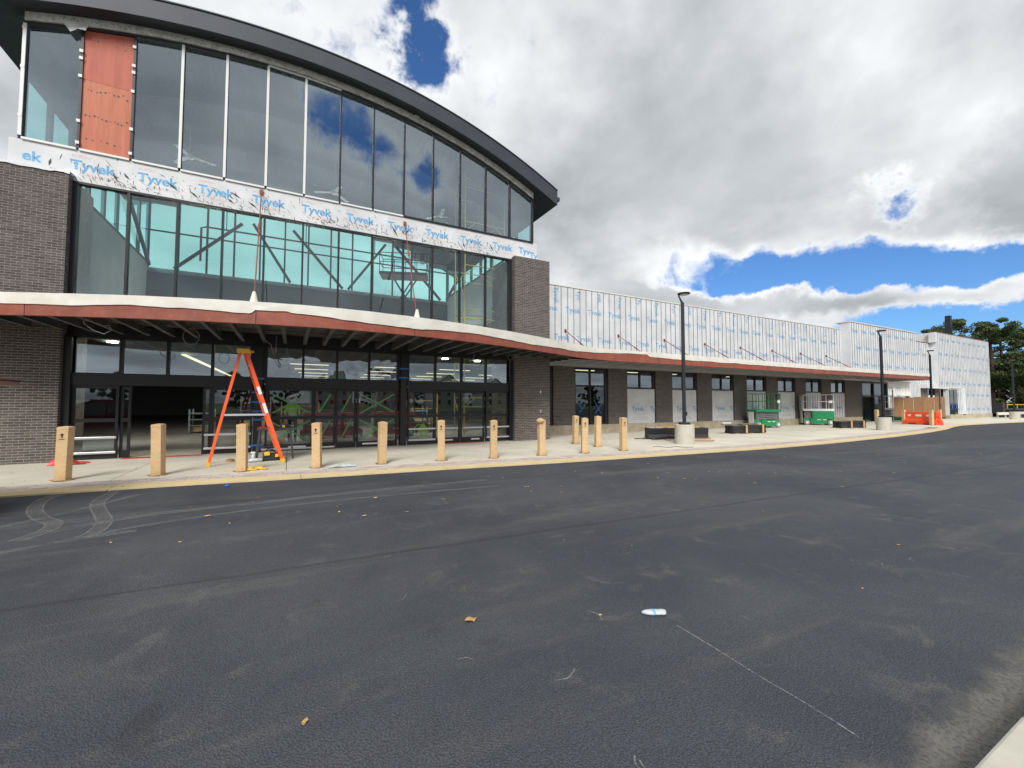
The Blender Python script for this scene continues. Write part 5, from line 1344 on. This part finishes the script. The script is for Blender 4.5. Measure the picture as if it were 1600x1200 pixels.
for s in (-1, 1):
    for poly in ([(-.95, 1.1), (.1, 1.1), (.1, 1.56), (-.5, 1.52)], [(.18, 1.1), (1.1, 1.1), (1.05, 1.56), (.18, 1.56)], [(1.18, 1.12), (1.75, 1.14), (1.6, 1.5), (1.14, 1.55)]):
        vs = [(p[0], s * (.93 * (1 - max(0, p[1] - 1) * .32) + .008), p[1]) for p in poly]
        MB().add(vs, [(0, 1, 2, 3)]).build('side_window', M['carglass'], car, local=True)
    for wx in (-1.45, 1.35):
        c = Vector((wx, s * .84, .33)); o = MB().tube([c - Vector((0, .1, 0)), c - Vector((0, .08, 0)), c + Vector((0, .08, 0)), c + Vector((0, .1, 0))], [.28, .33, .33, .28], 24).build('wheel', M['tyre'], car, local=True)
        MB().tube([c + Vector((0, s * .1, 0)), c + Vector((0, s * .108, 0))], .21, 16).build('rim', M['alum'], o, local=True)
    MB().box(2.06, 2.2, s * .72 - .13, s * .72 + .13, .82, 1.02).build('tail_lamp', M['tarp'], car, local=True, bevel=.03)
    MB().box(-.86, -.70, s * .98 - .1, s * .98 + .1, 1.06, 1.2).build('wing_mirror', M['carred'], car, local=True, bevel=.03)
MB().prism([(2.0, .30), (2.26, .34), (2.29, .50), (2.22, .72), (2.0, .72)], 'y', -.88, .88).build('rear_bumper', M['dgrey'], car, local=True, bevel=.04)
MB().add([(-1.12, -.72, 1.1), (-1.12, .72, 1.1), (-.6, .62, 1.55), (-.6, -.62, 1.55)], [(0, 1, 2, 3)]).build('windscreen', M['carglass'], car, local=True)
MB().add([(2.035, -.66, 1.06), (2.035, .66, 1.06), (1.80, .6, 1.52), (1.80, -.6, 1.52)], [(0, 1, 2, 3)]).build('boot_opening', M['black'], car, local=True)
tg = MB().prism([(1.52, 1.67), (1.62, 1.75), (2.1, 1.93), (2.36, 1.93), (2.52, 1.885), (2.47, 1.79), (2.20, 1.80), (1.62, 1.68)], 'y', -.74, .74).build('tailgate', M['carred'], car, local=True, bevel=.02)
MB().prism([(2.1, 1.945), (2.70, 1.875), (2.69, 1.862), (2.1, 1.925)], 'y', -.70, .70).build('spoiler', M['black'], tg, local=True)
MB().prism([(2.05, 1.945), (2.25, 1.952), (2.25, 1.962), (2.05, 1.955)], 'y', -.70, .70).build('trim_strip', M['chrome'], tg, local=True)
MB().prism([(1.7, 1.66), (2.39, 1.775), (2.38, 1.795), (1.7, 1.69)], 'y', -.66, .66).build('tailgate_glass', M['carglass'], tg, local=True)

# ------------------------------------------------------------------ litter on the asphalt
bo = thing('crushed_bottle', 'flattened clear water bottle with blue label on the asphalt', 'bottle', (2.41, 2.33, .0), -.45)
mb = MB(); pr = [(-.115, .010), (-.095, .012), (-.09, .016), (-.06, .030), (-.02, .036), (.02, .034), (.08, .036), (.105, .028), (.115, .012)]
rings = []
for x_, r_ in pr:
    for j in range(12): t = 2 * math.pi * j / 12; mb.v.append((x_, r_ * 1.15 * math.cos(t), .016 + min(r_, .016) * math.sin(t)))
for i in range(len(pr) - 1):
    for j in range(12): a = i * 12 + j; b = i * 12 + (j + 1) % 12; mb.f.append((a, b, b + 12, a + 12))
mb.f.append(tuple(range(12))[::-1]); mb.f.append(tuple((len(pr) - 1) * 12 + j for j in range(12)))
mb.build('body', M['plastic'], bo, local=True, smooth=True)
mb = MB()
for x_ in (-.016, .008):
    for j in range(14): t = 2 * math.pi * j / 14; mb.v.append((x_, .0425 * math.cos(t), .0165 + .0175 * math.sin(t)))
mb.f = [(j, (j + 1) % 14, 14 + (j + 1) % 14, 14 + j) for j in range(14)]
mb.build('label_band', M['lblue'], bo, local=True, smooth=True)
bo.scale = (.78, .9, 1)
bb = thing('blue_ball', 'small crumpled blue plastic scrap on the asphalt by the curb', 'plastic', (-.99, 9.44, 0))
mb = MB(); mb.lathe((0, 0, .004), [(.015, 0), (.05, .012), (.055, .03), (.03, .05), (.008, .058)], 7, 1.3, .9); mb.build('scrap', M['bluep'], bb, local=True); bb.scale = (.6, .6, .6)
# dry leaves
def leaf_mesh(seed):
    r_ = random.Random(seed); n = 9; out = []
    for k in range(n):
        t = 2 * math.pi * k / n; q = .03 * (1 + .35 * (k % 2) + r_.uniform(-.2, .2)); out.append((q * 1.5 * math.cos(t), q * math.sin(t), .006 + .012 * abs(math.sin(t * 1.5 + seed))))
    return MB().add(out + [(0, 0, .004)], [(k, (k + 1) % n, n) for k in range(n)]).mesh('leaf', M['leafdry'])
LM = [leaf_mesh(s) for s in range(4)]
LF = [(1.18, 2.87, .85, 'larger dry leaf lying nearest the camera in the middle of the asphalt'), (2.05, 2.5, .3, 'small dry leaf left of the crushed bottle'), (.1, 2.35, .4, 'tan leaf scrap on the lower left asphalt'), (-.55, 1.75, .3, 'tiny dry leaf at the lower left of the asphalt')]
lv_ = LF[:]
r5 = random.Random(12)
for k, (x_, y_, s, lab) in enumerate(lv_):
    o = link('dry_leaf', LM[k % 4], None, (x_, y_, .002)); o.scale = (s, s, s); o.rotation_euler = (0, 0, r5.uniform(0, 6)); tag(o, lab, 'leaf', 'dry leaves on the asphalt')
mb = MB()
for k in range(95):
    x_ = r5.uniform(-2, 24); y_ = r5.uniform(1.2, 8.4) if k > 60 else r5.uniform(5, 8.4); s = r5.uniform(.25, .8) * (1 if y_ > 4 else .45); a = r5.uniform(0, 6.28)
    me = LM[k % 4]; vs = [(x_ + s * (v.co.x * math.cos(a) - v.co.y * math.sin(a)), y_ + s * (v.co.x * math.sin(a) + v.co.y * math.cos(a)), .003 + s * v.co.z) for v in me.vertices]
    mb.add(vs, [tuple(p.vertices) for p in me.polygons])
tag(mb.build('leaf_litter', M['leafdry']), 'scattered tan leaf fragments across the asphalt', 'litter', kind='stuff')

# ------------------------------------------------------------------ trees
def tree_meshes(seed, H, RX, leafm, layered=True, nl=5200, ls=.11, trunk_r=.28, bare=.25):
    r_ = random.Random(seed); tr = MB(); pts = []; 
    for k in range(7): pts.append((.25 * noise.noise((k * .7, seed, 0)), .25 * noise.noise((k * .7, seed, 5)), H * .97 * k / 6))
    tr.tube(pts, [trunk_r * (1 - .8 * k / 6) + .03 for k in range(7)], 8)
    clumps = []
    nb = 26
    for k in range(nb):
        f = bare + (1 - bare) * (k + r_.uniform(0, .8)) / nb; z = H * f
        a = r_.uniform(0, 6.28); env = math.sin(math.pi * min(1, (f - bare) / (1 - bare) * .80 + .18)) ** .7
        L = RX * env * r_.uniform(.55, 1.1); base = Vector((0, 0, z - L * .18)); tip = Vector((L * math.cos(a), L * math.sin(a), z + r_.uniform(-.1, .25) * L))
        mid = base.lerp(tip, .5) + Vector((0, 0, .12 * L)); tr.tube([base, mid, tip], [.07, .045, .015], 5)
        for q in (.6, 1.0):
            c = base.lerp(tip, q) + Vector((r_.uniform(-.5, .5), r_.uniform(-.5, .5), r_.uniform(0, .4))); clumps.append((c, r_.uniform(.35, .95) * (RX / 4.8)))
    for k in range(4): clumps.append((Vector((r_.gauss(0, RX * .25), r_.gauss(0, RX * .25), H * r_.uniform(.85, 1.0))), RX * .2))
    cr = MB(); per = max(4, nl // len(clumps))
    for c, rad in clumps:
        for k in range(per):
            v = Vector((r_.gauss(0, 1), r_.gauss(0, 1), r_.gauss(0, 1))).normalized() * rad * r_.random() ** .4; v.z *= .55 if layered else .8
            p = c + v; nrm = Vector((r_.gauss(0, 1), r_.gauss(0, 1), r_.gauss(0, 1) + .8)).normalized(); u = nrm.orthogonal().normalized(); w_ = nrm.cross(u); s = ls * r_.uniform(.6, 1.4)
            cr.add([p - u * s, p - w_ * s * .55, p + u * s, p + w_ * s * .55], [(0, 1, 2, 3)])
    return tr.mesh('trunk', M['bark'], smooth=True), leafmesh(cr, leafm)
def leafmesh(cr, m):
    me = bpy.data.meshes.new('crown'); me.from_pydata(cr.v, [], cr.f); me.update(); me.materials.append(m); return me
TV = [tree_meshes(3, 12.5, 4.6, M['leaf'], nl=20000), tree_meshes(9, 11, 4.2, M['leaf'], nl=18000, bare=.22), tree_meshes(14, 6.5, 3.6, M['leafo'], False, 4200, bare=.12), tree_meshes(21, 9, 4.8, M['leaf'], False, 11000, ls=.24, bare=.06)]
def tree(v, x_, y_, s, label, group):
    t = thing('tree', label, 'tree', (x_, y_, -.02), rnd.uniform(0, 6.28), group); t.scale = (s, s, s)
    link('trunk', TV[v][0], t); link('crown', TV[v][1], t); return t
TR = [(0, 76, 21.8, .98, 'tall dark tree rising directly behind the far white block'), (1, 79, 19.0, 1.08, 'tall dark layered tree right of the far white block'), (0, 80, 15.9, .86, 'dark tree at the right edge, crown reaching out of the frame'),
      (1, 92, 25.5, 1.1, 'tree crown showing just above the parapet, left of the dark chimney'), (2, 84, 17.3, .85, 'olive yellow small tree behind the last lamp post'), (3, 95, 19.5, .75, 'low dense tree behind the trailer'),
      (3, 100, 23.5, .8, 'low dense tree filling the gap at the white block corner'), (3, 98, 16.0, .8, 'low dense tree at the right edge behind the guard rail'), (3, 112, 20.5, .9, 'farther dense tree closing the view behind the trailer'), (3, 90, 18.2, .62, 'low dark bush like tree between the trailer and the olive tree'), (3, 104, 18.0, .8, 'dense tree filling the dark gap behind the last lamp post'), (3, 88, 15.2, .6, 'low dark tree cut by the right edge of the frame'), (3, 92, 21.5, .85, 'dense mid height tree just right of the white block corner'), (1, 96, 22.0, 1.15, 'tall airy tree crown far behind the white block corner'), (3, 96, 17.4, .95, 'dense mid height tree behind the olive tree'), (0, 104, 19.6, 1.1, 'tall farther tree between the two dark layered trees')]
for v, x_, y_, s, lab in TR: tree(v, x_, y_, s, lab, 'trees beyond the building')
# the wood and houses across the car park, seen mirrored in the glass
names = ['first', 'second', 'third', 'fourth', 'fifth', 'sixth', 'seventh', 'eighth', 'ninth', 'tenth', 'eleventh', 'twelfth', 'thirteenth', 'fourteenth', 'fifteenth', 'sixteenth', 'seventeenth', 'eighteenth']
for k in range(18):
    tree(3, -85 + k * 12.0, -108 + 7 * math.sin(k * 2.1), 0.72 + .2 * math.sin(k * 1.3) ** 2, 'tree mirrored in the glass, %s from the left in the row across the car park' % names[k], 'trees across the car park')
def house(x_, y_, lab, rz=0.0):
    t = thing('house', lab, 'house', (x_, y_, 0), rz, 'houses across the car park')
    wl = MB().prism([(-5, 0), (5, 0), (5, 5.2), (0, 9.0), (-5, 5.2)], 'y', -5, 5).build('wall', M['siding'], t, local=True)
    MB().prism([(-5.5, 5.0), (0, 9.15), (5.5, 5.0), (5.5, 5.25), (0, 9.42), (-5.5, 5.25)], 'y', -5.4, 5.4).build('roof', M['shingle'], t, local=True)
    for wx in (-3, 0, 3):
        for wz in (1.0, 3.6): w_ = MB().box(wx - .55, wx + .55, 4.98, 5.06, wz, wz + 1.4).build('window', M['white'], t, local=True); MB().box(wx - .47, wx + .47, 5.061, 5.075, wz + .08, wz + 1.32).build('pane', M['carglass'], w_, local=True)
for k, (x_, y_) in enumerate(((26, -92), (42, -94), (58, -93), (10, -95), (74, -94))):
    house(x_, y_, 'gabled house mirrored in the glass, %s in the row across the car park' % ['second', 'third', 'fourth', 'first', 'fifth'][k])

# ------------------------------------------------------------------ far right: chimney, rail, trailer
ch = thing('dark_chimney', 'square dark mast rising behind the far white block among the trees', 'mast', (72, 20.75, 0))
MB().box(71.75, 72.25, 20.5, 21.0, 0, 12.35).build('shaft', M['lampblk'], ch)
gr = thing('guard_rail', 'low pale timber guard rail beside the last lamp base', 'rail', (70, 14.6, 0))
for k in range(8): bx(64 + k * 2.4, 64.15 + k * 2.4, 15.1, 15.22, 0, .62).build('post', M['plinth'], gr)
bx(63.8, 82, 15.02, 15.09, .35, .62).build('beam', M['membrane'], gr)
tl = thing('flatbed_trailer', 'dark flatbed trailer with yellow side rail parked under the trees', 'trailer', (78, 17.2, 0), -.1)
MB().box(-5, 5, -1.1, 1.1, .75, .95).build('bed', M['dgrey'], tl, local=True)
for wx in (-1.5, -.6, 3.4):
    for s in (-1, 1): MB().tube([(wx, s * .95 - .12, .42), (wx, s * .95 + .12, .42)], .42, 16).build('wheel', M['tyre'], tl, local=True)
for wx in (-4.6, -2.2, .2, 2.6, 4.6): MB().box(wx, wx + .06, -1.14, -1.08, .95, 1.45).build('stake', M['yellow'], tl, local=True)
MB().box(-4.8, 4.8, -1.16, -1.141, 1.35, 1.43).build('side_rail', M['yellow'], tl, local=True); MB().box(-5.6, -5.02, -1.1, 1.1, .4, 1.6).build('headboard', M['dgrey'], tl, local=True)

cd = thing('power_cord', 'thin black cord lying on the concrete left of the nearest lamp base', 'cord', (11.6, 10.7, ZG))
MB().tube([(11.2 + .075 * k + .1 * math.sin(k * .9), 10.75 - .04 * k + .13 * math.sin(k * .8), ZG + .008) for k in range(16)], .008, 5).build('cable', M['black'], cd, smooth=True)
mb = MB(); r6 = random.Random(31)
for k in range(160):
    x_ = r6.uniform(-6, 30); y_ = r6.uniform(curb_y(x_) + .1, 14.8 if x_ < 9 else 16.8); q = r6.uniform(.006, .022); a = r6.uniform(0, 6.28)
    mb.add([(x_ + q * math.cos(a + j * 1.57) * (1 + .6 * (j % 2)), y_ + q * math.sin(a + j * 1.57), ZG + .004) for j in range(4)] + [(x_, y_, ZG + .014)], [(0, 1, 4), (1, 2, 4), (2, 3, 4), (3, 0, 4)])
tag(mb.build('grit', M['carddark']), 'small brown crumbs of site dirt on the concrete walk', 'dirt', kind='stuff')
